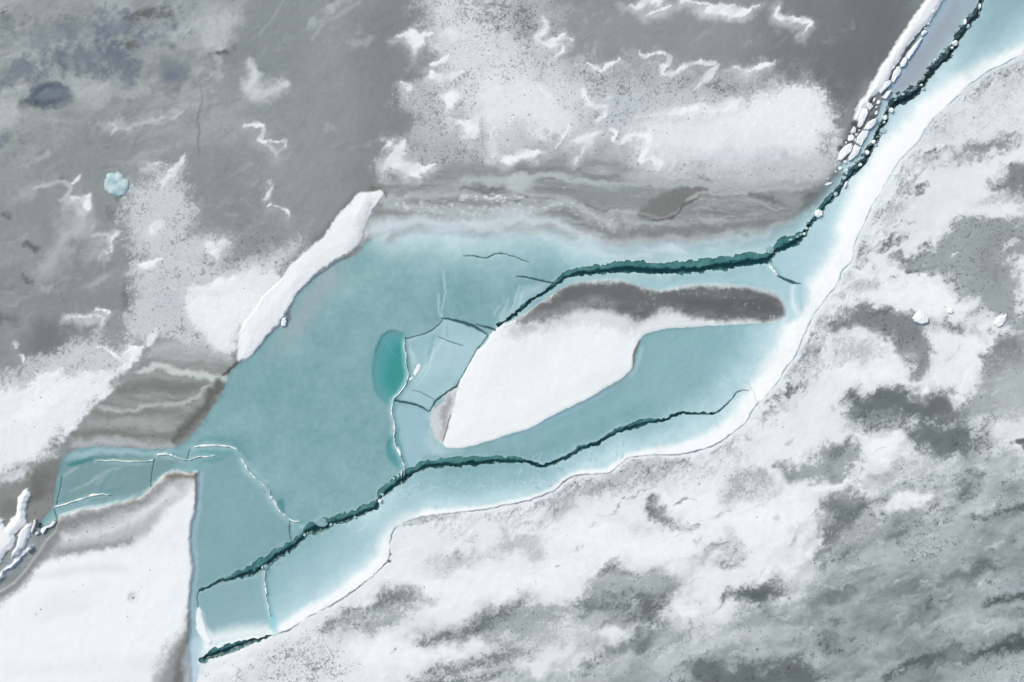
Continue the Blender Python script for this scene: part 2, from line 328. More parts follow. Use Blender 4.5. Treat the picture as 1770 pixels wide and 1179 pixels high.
    B([(770, 300, 12), (820, 296, 10), (900, 292, 8)], (135, 139, 139), 7, .8)
    B([(793, 312, 9), (850, 312, 13), (900, 308, 13), (945, 302, 11), (1000, 310, 11), (1060, 320, 12), (1100, 321, 10)], (176, 184, 184), 5, .95)
    B([(1110, 318, 12), (1160, 314, 14), (1205, 312, 13), (1240, 320, 13), (1290, 330, 10), (1350, 326, 9), (1405, 322, 4)], (173, 179, 180), 5, .95)
    B([(800, 327, 6), (850, 327, 10), (880, 331, 7), (910, 338, 3)], (110, 112, 112), 5, .9)
    B([(690, 322, 6), (740, 320, 8), (780, 323, 5)], (126, 129, 130), 5, .7)
    B([(660, 345, 14), (720, 338, 12), (780, 334, 10), (850, 342, 8), (900, 345, 8)], (176, 183, 187), 6, .8, grain=2)
    blob(893, 322, 20, 15, 0, (192, 202, 202), .6, .8); blob(900, 318, 9, 12, 0, (178, 186, 184), .6, .6)
    B([(950, 325, 16), (985, 335, 24), (1010, 345, 14)], (136, 139, 140), 8, .9)
    B([(1010, 330, 20), (1080, 335, 24), (1150, 330, 8)], (140, 146, 147), 8, .8)
    B([(670, 352, 12), (730, 360, 15), (800, 366, 16), (870, 364, 16), (930, 358, 15), (980, 350, 12), (1004, 362, 12), (1025, 376, 12), (1060, 388, 14)], (178, 185, 188), 7, .9, grain=4)
    for k in range(70):       # thin silt and frost lines along the bands
        r = random.Random(5200 + k); x = r.uniform(660, 1360); y = r.uniform(292, 392); L = r.uniform(20, 110)
        B([(x, y, .6), (x + L * .5, y + r.gauss(0, 3), r.uniform(1.2, 4)), (x + L, y + r.gauss(2, 5), .6)], (104, 107, 106) if k % 2 else (186, 193, 193), r.uniform(1.4, 4), r.uniform(.2, .55))
    for k in range(110):      # trapped white bubbles
        r = random.Random(k); t = r.random()
        x = 670 + 400 * t; y = np.interp(x, [670, 730, 800, 870, 930, 980, 1004, 1025, 1070], [352, 360, 366, 364, 358, 348, 362, 378, 392]) + r.gauss(0, 7)
        blob(x, y, r.uniform(1.5, 4), r.uniform(1.2, 3), 0, (214, 221, 224), .9, r.uniform(.2, .6), w={'f': 1})
    for k in range(26):
        r = random.Random(900 + k); x = r.uniform(795, 860) if k % 2 else r.uniform(795, 905)
        blob(x, 341 + r.gauss(0, 2.5), r.uniform(2, 4), r.uniform(1.2, 2), 0, (228, 233, 236), .9, .7, w={'f': 1})
    for k in range(90):
        r = random.Random(300 + k)
        blob(r.uniform(1050, 1330), r.gauss(384, 8), r.uniform(1.5, 4), r.uniform(1.5, 3.5), 0, (176, 181, 183), .9, r.uniform(.2, .6), w={'f': 1})
    area([(1104, 372), (1118, 352), (1135, 338), (1160, 328), (1195, 322), (1225, 322), (1205, 340), (1180, 362), (1158, 378), (1130, 382)], (118, 119, 117), 5, .9, w={'f': 2, 'm': 4}, blotch=2)
    B([(1100, 360, 4), (1120, 372, 3), (1150, 376, 3), (1175, 362, 3)], (160, 162, 158), 2.5, .8)
    B([(1130, 382, 2), (1160, 378, 3), (1180, 362, 3), (1200, 346, 3), (1220, 330, 4)], (92, 92, 90), 2, .9)
    B([(1185, 350, 4), (1205, 338, 7), (1223, 328, 5)], (172, 174, 168), 3, .9)
    B([(1010, 352, 5), (1030, 360, 5), (1045, 366, 4)], (112, 114, 113), 4, .8)
    B([(1300, 335, 5), (1320, 345, 6), (1360, 350, 8), (1390, 345, 8), (1410, 335, 6)], (102, 102, 101), 6, .85)
    B([(1315, 352, 3), (1330, 362, 3), (1345, 364, 2.5), (1360, 358, 2)], (178, 180, 178), 2, .8)
    blob(1365, 345, 24, 9, 4, (152, 157, 158), .6, .85)
    B([(1390, 360, 10), (1415, 338, 12), (1440, 312, 14), (1450, 295, 12)], (90, 92, 94), 8, .85)
    B([(1085, 404, 6), (1150, 402, 9), (1230, 396, 11), (1300, 390, 12), (1350, 384, 10), (1385, 366, 8)], (124, 125, 127), 7, .8, grain=3)
    B([(1020, 412, 8), (1060, 416, 10), (1120, 416, 9), (1180, 412, 7), (1260, 404, 6)], (178, 180, 184), 7, .75)
    B([(632, 404, 14), (662, 392, 30), (720, 384, 26), (800, 388, 22), (900, 380, 24), (960, 384, 18), (1000, 402, 16), (1040, 422, 14), (1110, 430, 8), (1240, 418, 6), (1330, 404, 5)], (203, 214, 221), 13, .92)
    B([(1030, 424, 6), (1110, 428, 10), (1200, 422, 10), (1300, 409, 8), (1370, 380, 5)], (178, 190, 196), 9, .7)
    B([(930, 366, 4), (960, 372, 5), (990, 386, 5), (1015, 402, 4)], (150, 156, 158), 4, .6)
    blob(655, 332, 12, 6, 20, (92, 92, 88), .8, .9)
    # ================= silty ice and snow on the west side
    DISSOLVE[0] = .45
    area([(215, 345), (235, 320), (268, 302), (300, 300), (330, 340), (345, 385), (360, 400), (400, 420), (440, 440), (500, 420), (540, 440), (470, 540), (410, 600), (385, 645), (300, 615), (235, 590), (220, 545), (232, 505), (238, 440), (222, 395)],
         (200, 205, 210), 26, .95, spk=.6, w={'f': 4, 'm': 9, 'c': 5}, grain=8, blotch=8, lift=.02)
    blob(345, 395, 34, 14, 10, (146, 150, 150), .8, .7, spk=.6, blotch=8)
    blob(430, 430, 60, 24, -20, (136, 140, 140), .8, .8, spk=.6, blotch=8)
    blob(300, 520, 40, 60, 20, (190, 196, 202), .8, .5, spk=.6, blotch=8)
    area([(318, 498), (345, 496), (375, 486), (398, 477), (430, 470), (470, 460), (490, 480), (450, 540), (412, 590), (385, 620), (340, 570), (325, 535)], (228, 231, 236), 14, .9, spk=.02, w={'f': 3, 'm': 8}, blotch=4, lift=.04)
    area([(330, 520), (370, 500), (410, 488), (440, 505), (430, 550), (395, 590), (360, 570), (335, 550)], (236, 238, 242), 14, .8, w={'m': 8})
    WSN = [(-120, 690), (0, 655), (35, 640), (70, 618), (110, 600), (130, 590), (150, 582), (180, 588), (205, 596), (228, 590), (246, 596), (244, 612), (226, 632), (214, 645), (205, 662), (180, 680), (158, 700), (138, 725), (118, 745),
           (104, 765), (98, 785), (72, 796), (45, 815), (10, 832), (-120, 850)]
    area(WSN, (200, 205, 209), 20, .95, spk=.6, w={'f': 3, 'm': 7, 'c': 4}, grain=5, blotch=6, lift=.03)
    area([(-120, 700), (-10, 680), (50, 668), (70, 650), (100, 640), (150, 650), (200, 640), (222, 605), (240, 600), (238, 618), (214, 640), (205, 658), (180, 676), (158, 696), (138, 722), (116, 745), (90, 770), (40, 805), (-120, 840)],
         (232, 234, 239), 13, .95, spk=.03, w={'f': 3, 'm': 9}, blotch=5, lift=.05)
    blob(70, 700, 60, 14, -35, (240, 242, 245), .8, .8)
    streak([(205, 665, 8), (175, 690, 14), (145, 720, 14), (118, 752, 10)], (243, 244, 247), 7, .9)
    DISSOLVE[0] = 0.
    # banded silty ice above the left channel
    WB = [(246, 600), (262, 585), (300, 590), (360, 608), (405, 625), (400, 640), (388, 660), (376, 690), (352, 730), (325, 762), (298, 774), (250, 776), (200, 772), (160, 770), (118, 784), (103, 790), (108, 770), (125, 748), (145, 722),
          (165, 700), (188, 682), (208, 662), (226, 640)]
    sl, sd = area(WB, (142, 146, 145), 5, .97, spk=.12, w={'f': 2, 'm': 4}, grain=1.5)
    inb = ss(.5 - sd / 10); bn = fbm(7, 4, 57, 8, 9, rough=.65)[sl]
    tint(sl, inb * np.clip(bn * .5, 0, 1) * .6, (168, 172, 170)); tint(sl, inb * np.clip(-bn * .5, 0, 1) * .6, (112, 112, 109))
    for k in range(50):
        r = random.Random(5600 + k); t = r.random(); y = 600 + 170 * t; x0 = np.interp(y, [600, 650, 720, 770], [240, 215, 150, 120]); x1 = np.interp(y, [600, 650, 720, 770], [390, 395, 360, 310]); x = r.uniform(x0, x1 - 30); L = r.uniform(15, 70)
        B([(x, y, .6), (x + L * .5, y + r.gauss(0, 4), r.uniform(1.2, 4)), (x + L, y + r.gauss(0, 7), .6)], (108, 109, 106) if k % 2 else (178, 183, 181), r.uniform(1.4, 4), r.uniform(.2, .5), grain=1)
    B([(250, 606, 16), (300, 600, 18), (350, 608, 18), (395, 620, 12)], (178, 183, 184), 8, .9)
    B([(246, 614, 10), (310, 616, 12), (370, 626, 8)], (170, 176, 176), 6, .8)
    B([(243, 638, 8), (260, 634, 12), (290, 636, 12), (320, 645, 11), (350, 652, 12), (398, 655, 10)], (196, 204, 201), 4, .95)
    B([(240, 628, 5), (300, 626, 6), (370, 634, 5)], (150, 154, 153), 4, .7)
    B([(240, 590, 8), (250, 602, 10), (240, 622, 11), (222, 642, 9)], (150, 150, 154), 5, .85)
    B([(252, 592, 12), (266, 582, 10), (270, 576, 6)], (232, 234, 238), 5, .9)
    B([(200, 675, 14), (250, 665, 20), (300, 672, 22), (350, 668, 12)], (118, 119, 116), 8, .85)
    B([(175, 703, 5), (200, 707, 6), (215, 713, 6), (240, 705, 7), (280, 700, 6), (310, 702, 8), (330, 692, 8), (350, 678, 7), (368, 662, 5)], (180, 184, 180), 3.5, .9, grain=1.5)
    B([(165, 712, 8), (200, 718, 8), (250, 714, 10), (310, 712, 8)], (124, 125, 122), 5, .8)
    B([(150, 730, 12), (210, 730, 14), (270, 735, 14), (300, 745, 10)], (160, 162, 160), 7, .8, grain=3)
    B([(130, 752, 10), (170, 750, 12), (240, 750, 10), (300, 758, 12)], (122, 122, 119), 6, .85)
    B([(378, 662, 14), (362, 690, 15), (340, 718, 14), (315, 745, 14), (300, 764, 8)], (92, 92, 88), 7, .9)
    B([(130, 768, 12), (200, 765, 12), (260, 770, 10), (300, 776, 8)], (180, 182, 187), 6, .85)
    B([(390, 680, 4), (372, 712, 7), (350, 742, 9), (325, 765, 8)], (158, 160, 164), 5, .8)
    B([(388, 648, 4), (400, 636, 5), (416, 624, 4)], (74, 70, 64), 3, .9)
    # dark silt corner near the left edge
    area([(-120, 850), (0, 838), (40, 822), (75, 806), (98, 790), (106, 800), (104, 830), (100, 870), (85, 895), (62, 912), (40, 925), (-20, 930), (-120, 940)], (132, 134, 132), 5, .97, spk=.2, w={'f': 2, 'm': 5}, blotch=2)
    blob(75, 830, 30, 20, -20, (108, 109, 107), .8, .8, blotch=5); blob(18, 870, 18, 14, 0, (112, 113, 111), .9, .7); blob(60, 850, 20, 10, -30, (98, 97, 96), .8, .7)
    blob(26, 825, 26, 8, -20, (222, 225, 230), .6, .9); blob(20, 822, 20, 14, -20, (190, 194, 196), .9, .4, spk=.9, blotch=6)
def build_southeast():
    sl, sd = shape(SESHORE + [(1900, 1300)], 2, {'f': 1.2}, 0, sm=False, pad=400)
    ins = sd < 0
    se = ss(.5 - sd / 3)
    global SE_SD
    SE_SD = np.full((H, W), 99, np.float32); SE_SD[sl] = sd
    n1 = fbm(120, 5, 61, -28, 1.8, rough=.6); n2 = fbm(22, 5, 62, -20, 1.6, rough=.65); n3 = fbm(5, 3, 63)
    tint(sl, se, (231, 234, 238), spk=0)
    Z[sl] += .03 * se
    whole = (slice(None), slice(None)); SE = np.zeros((H, W), np.float32); SE[sl] = se
    # roughened surface: patchy crust everywhere
    tint(whole, SE * np.clip(n2 * .55 + .05, 0, 1) * .3, (200, 204, 211))
    # the lower right half is wind-scoured grey ice
    q = (X - 950) * .43 + (Y - 1080) * .9            # grows towards the lower right corner
    g = ss((q + n1 * 70 + n2 * 26) / 150)
    DISSOLVE[0] = .4; tint(whole, SE * g * .95, (172, 180, 184), spk=.2); DISSOLVE[0] = 0.
    g2 = ss((q - 60 + n1 * 60) / 220)
    tint(whole, SE * g2 * .6, (152, 161, 165))
    mot = fbm(62, 6, 64, -20, 1.7, rough=.6)
    tint(whole, SE * g * np.clip(mot * .6, 0, 1) * .75, (198, 203, 209)); tint(whole, SE * g * np.clip(-mot * .6 - .05, 0, 1) * .9, (112, 121, 124))
    mot2 = fbm(13, 5, 65, -22, 1.5, rough=.7)
    tint(whole, SE * g * np.clip(-mot2 * .5 - .1, 0, 1) * .5, (92, 101, 104), spk=.4)
    C = {'lt': (226, 229, 233), 'w': (240, 242, 245), 'g': (154, 161, 164), 'd': (102, 109, 110), 'du': (127, 132, 135), 'dd': (80, 88, 91), 'm': (184, 190, 194), 'sg': (106, 114, 115)}
    w = {'f': 4, 'm': 10, 'c': 6}
    def P(pts, c, soft=10, a=.9, spk=.25, grain=6, blotch=7, lift=0): 
        soft = soft * 1.6 + 4
        s, d = shape(pts, soft, w, grain * .6, blotch=blotch * 1.25, wisp=True)
        tint(s, ss(.5 - d / (2 * soft)) * a * SE[s], C[c], spk)
    def E(x, y, rx, ry, an, c, a=.9, soft=.7, spk=.2, grain=4, blotch=7):
        r = max(rx, ry) * (1.1 + soft * 1.5) + 80
        s = window([(x - r, y - r), (x + r, y + r)], 0); keep = COL[s].copy(), SPK[s].copy()
        blob(x, y, rx * 1.1, ry * 1.1, an, C[c], soft * 1.3, a, spk=spk, grain=grain * .6, blotch=blotch, w={'f': 3, 'm': 8, 'c': 5}, wisp=True)
        k = SE[s]; COL[s] = keep[0] + (COL[s] - keep[0]) * k[..., None]; SPK[s] = keep[1] + (SPK[s] - keep[1]) * k
    def S(pts, c, soft=8, a=.9, spk=.2, grain=3, blotch=4):
        soft = soft * 1.5
        s, d = shape(pts, soft, {'f': 3, 'm': 6, 'c': 3}, grain * .7, closed=False, blotch=blotch, wisp=True)
        tint(s, ss(.5 - d / (2 * soft)) * a * SE[s], C[c], spk)
    DISSOLVE[0] = .4
    # -- upper right snow
    E(1690, 200, 80, 60, -30, 'm', .3, spk=.7); E(1620, 240, 36, 40, -40, 'm', .35, spk=.85); E(1740, 130, 40, 24, -24, 'm', .3, spk=.7); E(1665, 150, 20, 26, -30, 'm', .3, spk=.8); E(1650, 262, 50, 20, -10, 'lt', .6)
    E(1692, 262, 44, 13, -12, 'du', .8); E(1650, 270, 26, 6, -6, 'g', .7)
    P([(1712, 325), (1730, 305), (1760, 292), (1830, 285), (1830, 345), (1750, 340)], 'du', 8, .95, spk=.6)
    E(1745, 350, 60, 8, -4, 'm', .7); E(1580, 375, 26, 40, 30, 'm', .5); E(1575, 395, 30, 12, -20, 'g', .5, spk=.4)
    E(1740, 150, 50, 20, -25, 'm', .3)
    P([(1560, 330), (1620, 300), (1700, 300), (1712, 340), (1660, 380), (1648, 400), (1625, 425), (1590, 430), (1560, 440), (1530, 440), (1520, 400)], 'lt', 16, .8, spk=0)
    # grey scoured bay
    P([(1648, 398), (1662, 386), (1690, 382), (1740, 392), (1830, 380), (1830, 590), (1760, 560), (1715, 545), (1690, 522), (1668, 520), (1650, 500), (1632, 478), (1600, 470), (1568, 462), (1562, 448), (1600, 434), (1622, 426)], 'g', 6, .92, spk=.55, grain=3, blotch=5)
    E(1565, 452, 24, 8, -10, 'du', .7, spk=.6); E(1720, 430, 40, 30, -40, 'du', .35, spk=.7); E(1735, 470, 30, 34, 20, 'du', .4)
    P([(1740, 450), (1765, 440), (1830, 440), (1830, 530), (1770, 538), (1755, 510), (1745, 480)], 'w', 12, .85, spk=0); E(1650, 505, 14, 30, 20, 'm', .5)
    P([(1470, 470), (1500, 462), (1560, 466), (1620, 476), (1650, 500), (1652, 520), (1690, 525), (1680, 540), (1640, 548), (1600, 535), (1540, 530), (1500, 528), (1470, 545), (1450, 540), (1455, 500)], 'w', 8, .9, spk=.04, grain=3)
    E(1500, 492, 34, 16, 0, 'm', .75, grain=1); E(1545, 475, 50, 10, 6, 'lt', .4, spk=.5)
    # dark band with the two snow blocks
    P([(1432, 552), (1450, 540), (1480, 528), (1520, 530), (1555, 545), (1572, 540), (1585, 555), (1605, 565), (1612, 585), (1618, 625), (1598, 650), (1570, 652), (1556, 625), (1542, 595), (1500, 580), (1462, 585), (1436, 582), (1424, 570)], 'du', 7, .95, spk=.6, grain=5)
    E(1520, 535, 22, 6, -12, 'd', .6, spk=.6); E(1575, 620, 26, 24, 10, 'g', .6, spk=.6); E(1572, 622, 8, 8, 0, 'm', .7, spk=0)
    E(1660, 564, 16, 9, -10, 'd', .85, spk=.4); E(1685, 575, 16, 10, 10, 'm', .7, spk=0); E(1700, 540, 40, 14, -20, 'g', .5)
    P([(1600, 575), (1640, 590), (1700, 585), (1715, 575), (1700, 610), (1685, 650), (1660, 690), (1650, 705), (1635, 690), (1610, 665), (1612, 640), (1622, 610)], 'w', 9, .9, spk=.05)
    E(1640, 620, 24, 30, 20, 'lt', .8, grain=1)
    P([(1410, 610), (1430, 590), (1500, 585), (1530, 600), (1540, 630), (1555, 655), (1520, 665), (1480, 675), (1440, 660), (1412, 640)], 'w', 10, .9, spk=.02, grain=3)
    E(1470, 610, 34, 18, -5, 'm', .8, grain=1); E(1390, 640, 20, 60, 25, 'm', .4, spk=.5)
    # scoured ground right of there
    P([(1720, 575), (1770, 560), (1830, 560), (1830, 720), (1760, 720), (1700, 715), (1655, 710), (1690, 670), (1702, 630)], 'g', 9, .85, spk=.5)
    E(1735, 620, 34, 22, -40, 'du', .7); E(1760, 590, 40, 14, -30, 'du', .5); E(1755, 680, 40, 40, 0, 'm', .7)
    # big dark blobs
    P([(1480, 700), (1492, 680), (1530, 668), (1580, 680), (1620, 672), (1652, 692), (1660, 715), (1640, 735), (1600, 742), (1570, 728), (1520, 725), (1490, 722)], 'd', 12, .95, spk=.35)
    E(1540, 705, 46, 14, 4, 'sg', .8, spk=.2); E(1490, 712, 12, 6, -20, 'dd', .8); E(1505, 730, 40, 18, 10, 'g', .7, spk=.7); E(1545, 742, 26, 12, 10, 'd', .5, spk=.7)
    P([(1580, 755), (1600, 735), (1650, 728), (1680, 745), (1690, 775), (1650, 792), (1600, 788), (1582, 775)], 'sg', 12, .95, spk=.1)
    E(1705, 745, 14, 30, 10, 'd', .6, spk=.4); E(1665, 715, 30, 20, 40, 'm', .3); E(1770, 762, 20, 7, -10, 'dd', .8)
    E(1590, 815, 60, 20, 0, 'm', .6); P([(1490, 775), (1510, 762), (1545, 755), (1560, 775), (1545, 800), (1510, 805), (1492, 795)], 'w', 9, .95, spk=0)
    P([(1332, 800), (1345, 790), (1372, 796), (1400, 802), (1430, 785), (1470, 770), (1498, 782), (1492, 810), (1470, 828), (1420, 832), (1400, 825), (1378, 832), (1350, 830)], 'g', 6, .9, spk=.5)
    E(1360, 812, 24, 14, 20, 'd', .55, spk=.3); E(1455, 790, 26, 8, -50, 'd', .55, spk=.6)
    P([(1240, 866), (1258, 838), (1275, 818), (1300, 808), (1325, 815), (1345, 835), (1350, 855), (1320, 870), (1270, 868)], 'g', 7, .75, spk=.65, grain=2)
    E(1300, 818, 24, 6, 10, 'g', .7)
    S([(1122, 876, 16), (1136, 886, 26), (1150, 896, 22), (1165, 903, 14), (1190, 908, 8), (1205, 912, 4)], 'd', 7, .85, spk=.3)
    E(1130, 876, 14, 9, 30, 'd', .5); E(1100, 912, 36, 10, 6, 'm', .5, spk=.8); E(1150, 920, 40, 8, 6, 'lt', .5, spk=.8)
    # ridge-line crumbs along the shore
    P([(945, 885), (958, 860), (985, 838), (1020, 830), (1060, 832), (1080, 815), (1110, 802), (1150, 806), (1180, 806), (1170, 818), (1130, 832), (1080, 840), (1040, 850), (1000, 868), (960, 900)], 'g', 10, .7, spk=.8, grain=7, blotch=8)
    E(1120, 815, 40, 8, -6, 'm', .8, spk=.3); E(1170, 800, 60, 6, -4, 'm', .6)
    E(950, 895, 18, 12, -40, 'm', .6, spk=.7)
    E(780, 920, 80, 16, -6, 'lt', .5, spk=.8); E(720, 906, 34, 5, -10, 'g', .6, spk=.7)
    E(785, 968, 40, 14, -12, 'm', .75, spk=.55); E(788, 945, 10, 6, 0, 'g', .5); E(872, 922, 9, 14, 10, 'm', .8); E(815, 925, 10, 5, -30, 'm', .7)
    E(920, 950, 24, 14, 10, 'm', .7, spk=.2); E(905, 935, 24, 8, -10, 'm', .5); E(850, 955, 30, 10, -20, 'm', .4, spk=.3); E(845, 885, 40, 4, -8, 'm', .4, spk=.6)
    # dark drifts in the south
    P([(550, 1092), (580, 1068), (620, 1050), (665, 1030), (700, 1022), (735, 1028), (700, 1045), (690, 1080), (655, 1100), (615, 1105), (570, 1098)], 'g', 10, .75, spk=.45, blotch=8)
    S([(600, 1062, 8), (640, 1048, 12), (680, 1032, 12), (705, 1022, 6)], 'd', 8, .7); E(570, 1082, 18, 9, -10, 'd', .6, spk=.5); E(720, 1027, 20, 6, -5, 'd', .6, spk=.7)
    P([(352, 1179), (360, 1150), (420, 1130), (500, 1095), (560, 1090), (600, 1110), (620, 1140), (600, 1200), (500, 1200)], 'lt', 26, .7, spk=.85, blotch=14); E(480, 1165, 90, 30, -20, 'm', .45, spk=.9, blotch=14)
    P([(345, 1165), (365, 1148), (430, 1126), (450, 1120), (440, 1140), (380, 1165), (350, 1200)], 'w', 10, .9, spk=.05)
    P([(715, 1112), (730, 1100), (780, 1085), (830, 1062), (880, 1042), (940, 1036), (990, 1040), (1000, 1060), (940, 1085), (900, 1105), (830, 1112), (760, 1112)], 'g', 14, .85, spk=.5, blotch=9)
    S([(725, 1110, 8), (770, 1098, 22), (820, 1080, 26), (860, 1062, 20), (900, 1048, 10)], 'd', 12, .8, spk=.4)
    P([(705, 1085), (760, 1070), (830, 1040), (800, 1075), (740, 1095)], 'lt', 14, .6, spk=.1)
    P([(605, 1125), (640, 1112), (690, 1112), (740, 1118), (820, 1120), (810, 1132), (760, 1145), (690, 1140), (640, 1150)], 'w', 10, .85, spk=.05)
    S([(712, 1170, 6), (750, 1158, 18), (800, 1150, 24), (850, 1138, 26), (890, 1128, 18)], 'd', 12, .75, spk=.35); S([(880, 1140, 10), (930, 1120, 24), (960, 1100, 20)], 'g', 14, .8, spk=.6)
    S([(720, 1190, 30), (800, 1180, 20), (890, 1160, 10)], 'd', 10, .75); S([(800, 1170, 4), (860, 1158, 5), (890, 1148, 4)], 'm', 4, .6)
    # south central dark masses
    P([(1010, 1030), (1030, 995), (1060, 982), (1100, 985), (1140, 980), (1165, 995), (1175, 1020), (1160, 1040), (1100, 1050), (1030, 1065), (985, 1065)], 'g', 14, .85, spk=.3)
    S([(1035, 990, 8), (1060, 986, 12), (1100, 990, 6), (1140, 985, 8)], 'd', 7, .7, spk=.5)
    E(1045, 1050, 50, 14, -4, 'sg', .75); E(1120, 1040, 30, 18, 20, 'd', .75); E(1100, 1012, 44, 10, 6, 'm', .5); E(985, 1100, 60, 28, -8, 'm', .5)
    P([(1040, 1122), (1075, 1120), (1100, 1098), (1140, 1088), (1170, 1095), (1172, 1112), (1135, 1125), (1100, 1140), (1070, 1138)], 'sg', 10, .95, spk=.1)
    P([(1005, 1160), (1030, 1130), (1075, 1135), (1110, 1140), (1120, 1160), (1080, 1200), (1010, 1200)], 'g', 10, .8, spk=.5); E(1160, 1140, 24, 30, 10, 'm', .3, spk=.4)
    P([(1250, 1030), (1280, 1018), (1310, 1012), (1350, 1020), (1350, 1045), (1300, 1048), (1265, 1042)], 'd', 8, .95, spk=.2); E(1300, 1030, 30, 8, -4, 'dd', .6)
    E(1290, 1065, 20, 26, -30, 'g', .7); E(1255, 970, 18, 10, 0, 'd', .7, spk=.6); E(1272, 945, 12, 14, 0, 'g', .6, spk=.8); E(1268, 922, 8, 8, 0, 'g', .6, spk=.8)
    P([(1205, 1150), (1235, 1145), (1255, 1152), (1280, 1145), (1310, 1150), (1340, 1140), (1390, 1150), (1400, 1210), (1220, 1210)], 'd', 9, .9, spk=.2); E(1260, 1160, 40, 10, 0, 'sg', .7)
    S([(1186, 1105, 4), (1195, 1085, 7), (1198, 1078, 3)], 'd', 4, .7)
    # right half detail
    E(1190, 1062, 20, 7, -4, 'w', .9, spk=0); E(1240, 1090, 60, 26, 0, 'm', .4)
    P([(1405, 890), (1425, 865), (1460, 852), (1490, 850), (1500, 870), (1485, 885), (1440, 895)], 'd', 8, .85, spk=.5); S([(1490, 882, 6), (1510, 868, 8), (1532, 855, 8)], 'd', 5, .7, spk=.5)
    S([(1440, 880, 8), (1465, 885, 10), (1490, 878, 8)], 'dd', 5, .7)
    P([(1400, 970), (1410, 930), (1425, 895), (1470, 885), (1500, 900), (1500, 930), (1470, 960), (1430, 976)], 'd', 7, .8, spk=.35); S([(1420, 972, 4), (1450, 972, 5), (1475, 955, 4)], 'dd', 4, .6)
    S([(1400, 850, 4), (1440, 842, 8), (1470, 838, 8)], 'w', 6, .8); E(1500, 855, 10, 12, 30, 'lt', .8)
    S([(1400, 960, 8), (1415, 940, 8), (1420, 932, 4)], 'w', 4, .9)
    P([(1540, 870), (1560, 858), (1610, 858), (1600, 872), (1560, 882), (1540, 880)], 'w', 5, .95, spk=0); S([(1430, 845, 4), (1455, 840, 7)], 'w', 4, .7)
    E(1550, 925, 24, 10, -6, 'dd', .8, spk=.4); E(1560, 905, 20, 10, -20, 'd', .6, spk=.5)
    P([(1645, 870), (1660, 840), (1685, 825), (1695, 835), (1680, 860), (1660, 875)], 'd', 7, .85, spk=.3); S([(1680, 895, 5), (1720, 892, 9), (1770, 878, 10), (1800, 870, 10)], 'dd', 6, .85)
    E(1715, 860, 30, 20, 0, 'm', .7); E(1750, 855, 20, 16, 0, 'd', .5, spk=.5)
    E(1430, 1000, 34, 16, 6, 'm', .6); E(1620, 960, 50, 26, 0, 'm', .5); E(1715, 985, 36, 11, 6, 'd', .9, spk=.25); E(1345, 1010, 30, 16, -30, 'd', .7, spk=.7)
    E(1600, 1040, 14, 7, 20, 'dd', .9, spk=.1); E(1625, 1048, 20, 7, 20, 'd', .7); E(1440, 1070, 16, 8, 0, 'd', .7, spk=.5); E(1435, 1108, 14, 14, 0, 'dd', .5, spk=.8); E(1475, 1102, 10, 5, -10, 'dd', .6)
    S([(1700, 1045, 8), (1740, 1036, 14), (1800, 1018, 22)], 'dd', 7, .9); S([(1712, 1066, 6), (1750, 1058, 14), (1800, 1050, 16)], 'dd', 6, .75, spk=.4)
    S([(1530, 1165, 8), (1570, 1150, 18), (1620, 1142, 20), (1660, 1142, 22), (1700, 1130, 20), (1740, 1116, 20), (1800, 1105, 24)], 'dd', 8, .95, spk=.1)
    S([(1550, 1130, 10), (1600, 1125, 16), (1660, 1122, 14)], 'd', 8, .7, spk=.3)
    E(1640, 1085, 50, 24, -10, 'm', .6); E(1730, 1085, 60, 14, -12, 'm', .7); E(1750, 1160, 70, 20, -10, 'm', .7)
    E(1330, 900, 60, 60, 0, 'w', .7, spk=0); P([(1060, 950), (1120, 930), (1230, 930), (1260, 960), (1180, 985), (1080, 970)], 'w', 20, .8, spk=.05); E(1360, 960, 36, 50, 10, 'w', .7, spk=.05)
    P([(1140, 880), (1170, 850), (1230, 840), (1240, 870), (1290, 880), (1360, 870), (1380, 900), (1300, 920), (1200, 905), (1160, 895)], 'w', 12, .85, spk=.03)
    P([(690, 1000), (760, 990), (900, 985), (1000, 960), (1020, 975), (960, 1010), (860, 1030), (760, 1040), (700, 1015)], 'w', 20, .8, spk=.05)
    P([(960, 900), (1020, 890), (1100, 925), (1180, 930), (1150, 965), (1040, 965), (960, 960), (940, 925)], 'w', 20, .8, spk=.05)
    # crumbly relief beside the shore in the upper right
    for k in range(150):
        r = random.Random(4000 + k); t = r.random()
        x = np.interp(t, [0, .35, .5, .7, 1], [1600, 1510, 1480, 1400, 1290]) + abs(r.gauss(0, 20)) + 8; y = np.interp(t, [0, .35, .5, .7, 1], [260, 370, 455, 590, 740]) + r.gauss(0, 6)
        L = r.uniform(4, 16); an = math.radians(-58 + r.gauss(0, 12))
        S([(x, y, 1), (x + L * .5 * math.cos(an), y + L * .5 * math.sin(an), 2.2), (x + L * math.cos(an), y + L * math.sin(an), 1)], 'd' if k % 3 else 'w', 2, r.uniform(.3, .75), grain=1)
    for x, y, L, an in [(1475, 460, 60, 12), (1478, 455, 40, -28), (1520, 390, 50, -55), (1500, 440, 60, -40), (1535, 465, 110, 8)]:
        for j in range(6):
            r = random.Random(int(x * 7 + y + j)); a2 = math.radians(an + r.gauss(0, 5)); x0 = x + r.uniform(0, L * .4); y0 = y + r.gauss(0, 4)
            S([(x0, y0, 1), (x0 + L * .5 * math.cos(a2), y0 + L * .5 * math.sin(a2) + r.gauss(0, 2), 1.8), (x0 + L * math.cos(a2), y0 + L * math.sin(a2), .8)], 'd', 1.8, .4, grain=1)
    E(1472, 452, 8, 5, -30, 'dd', .8)
    # rough crust thrown up along the shore
    DISSOLVE[0] = .6
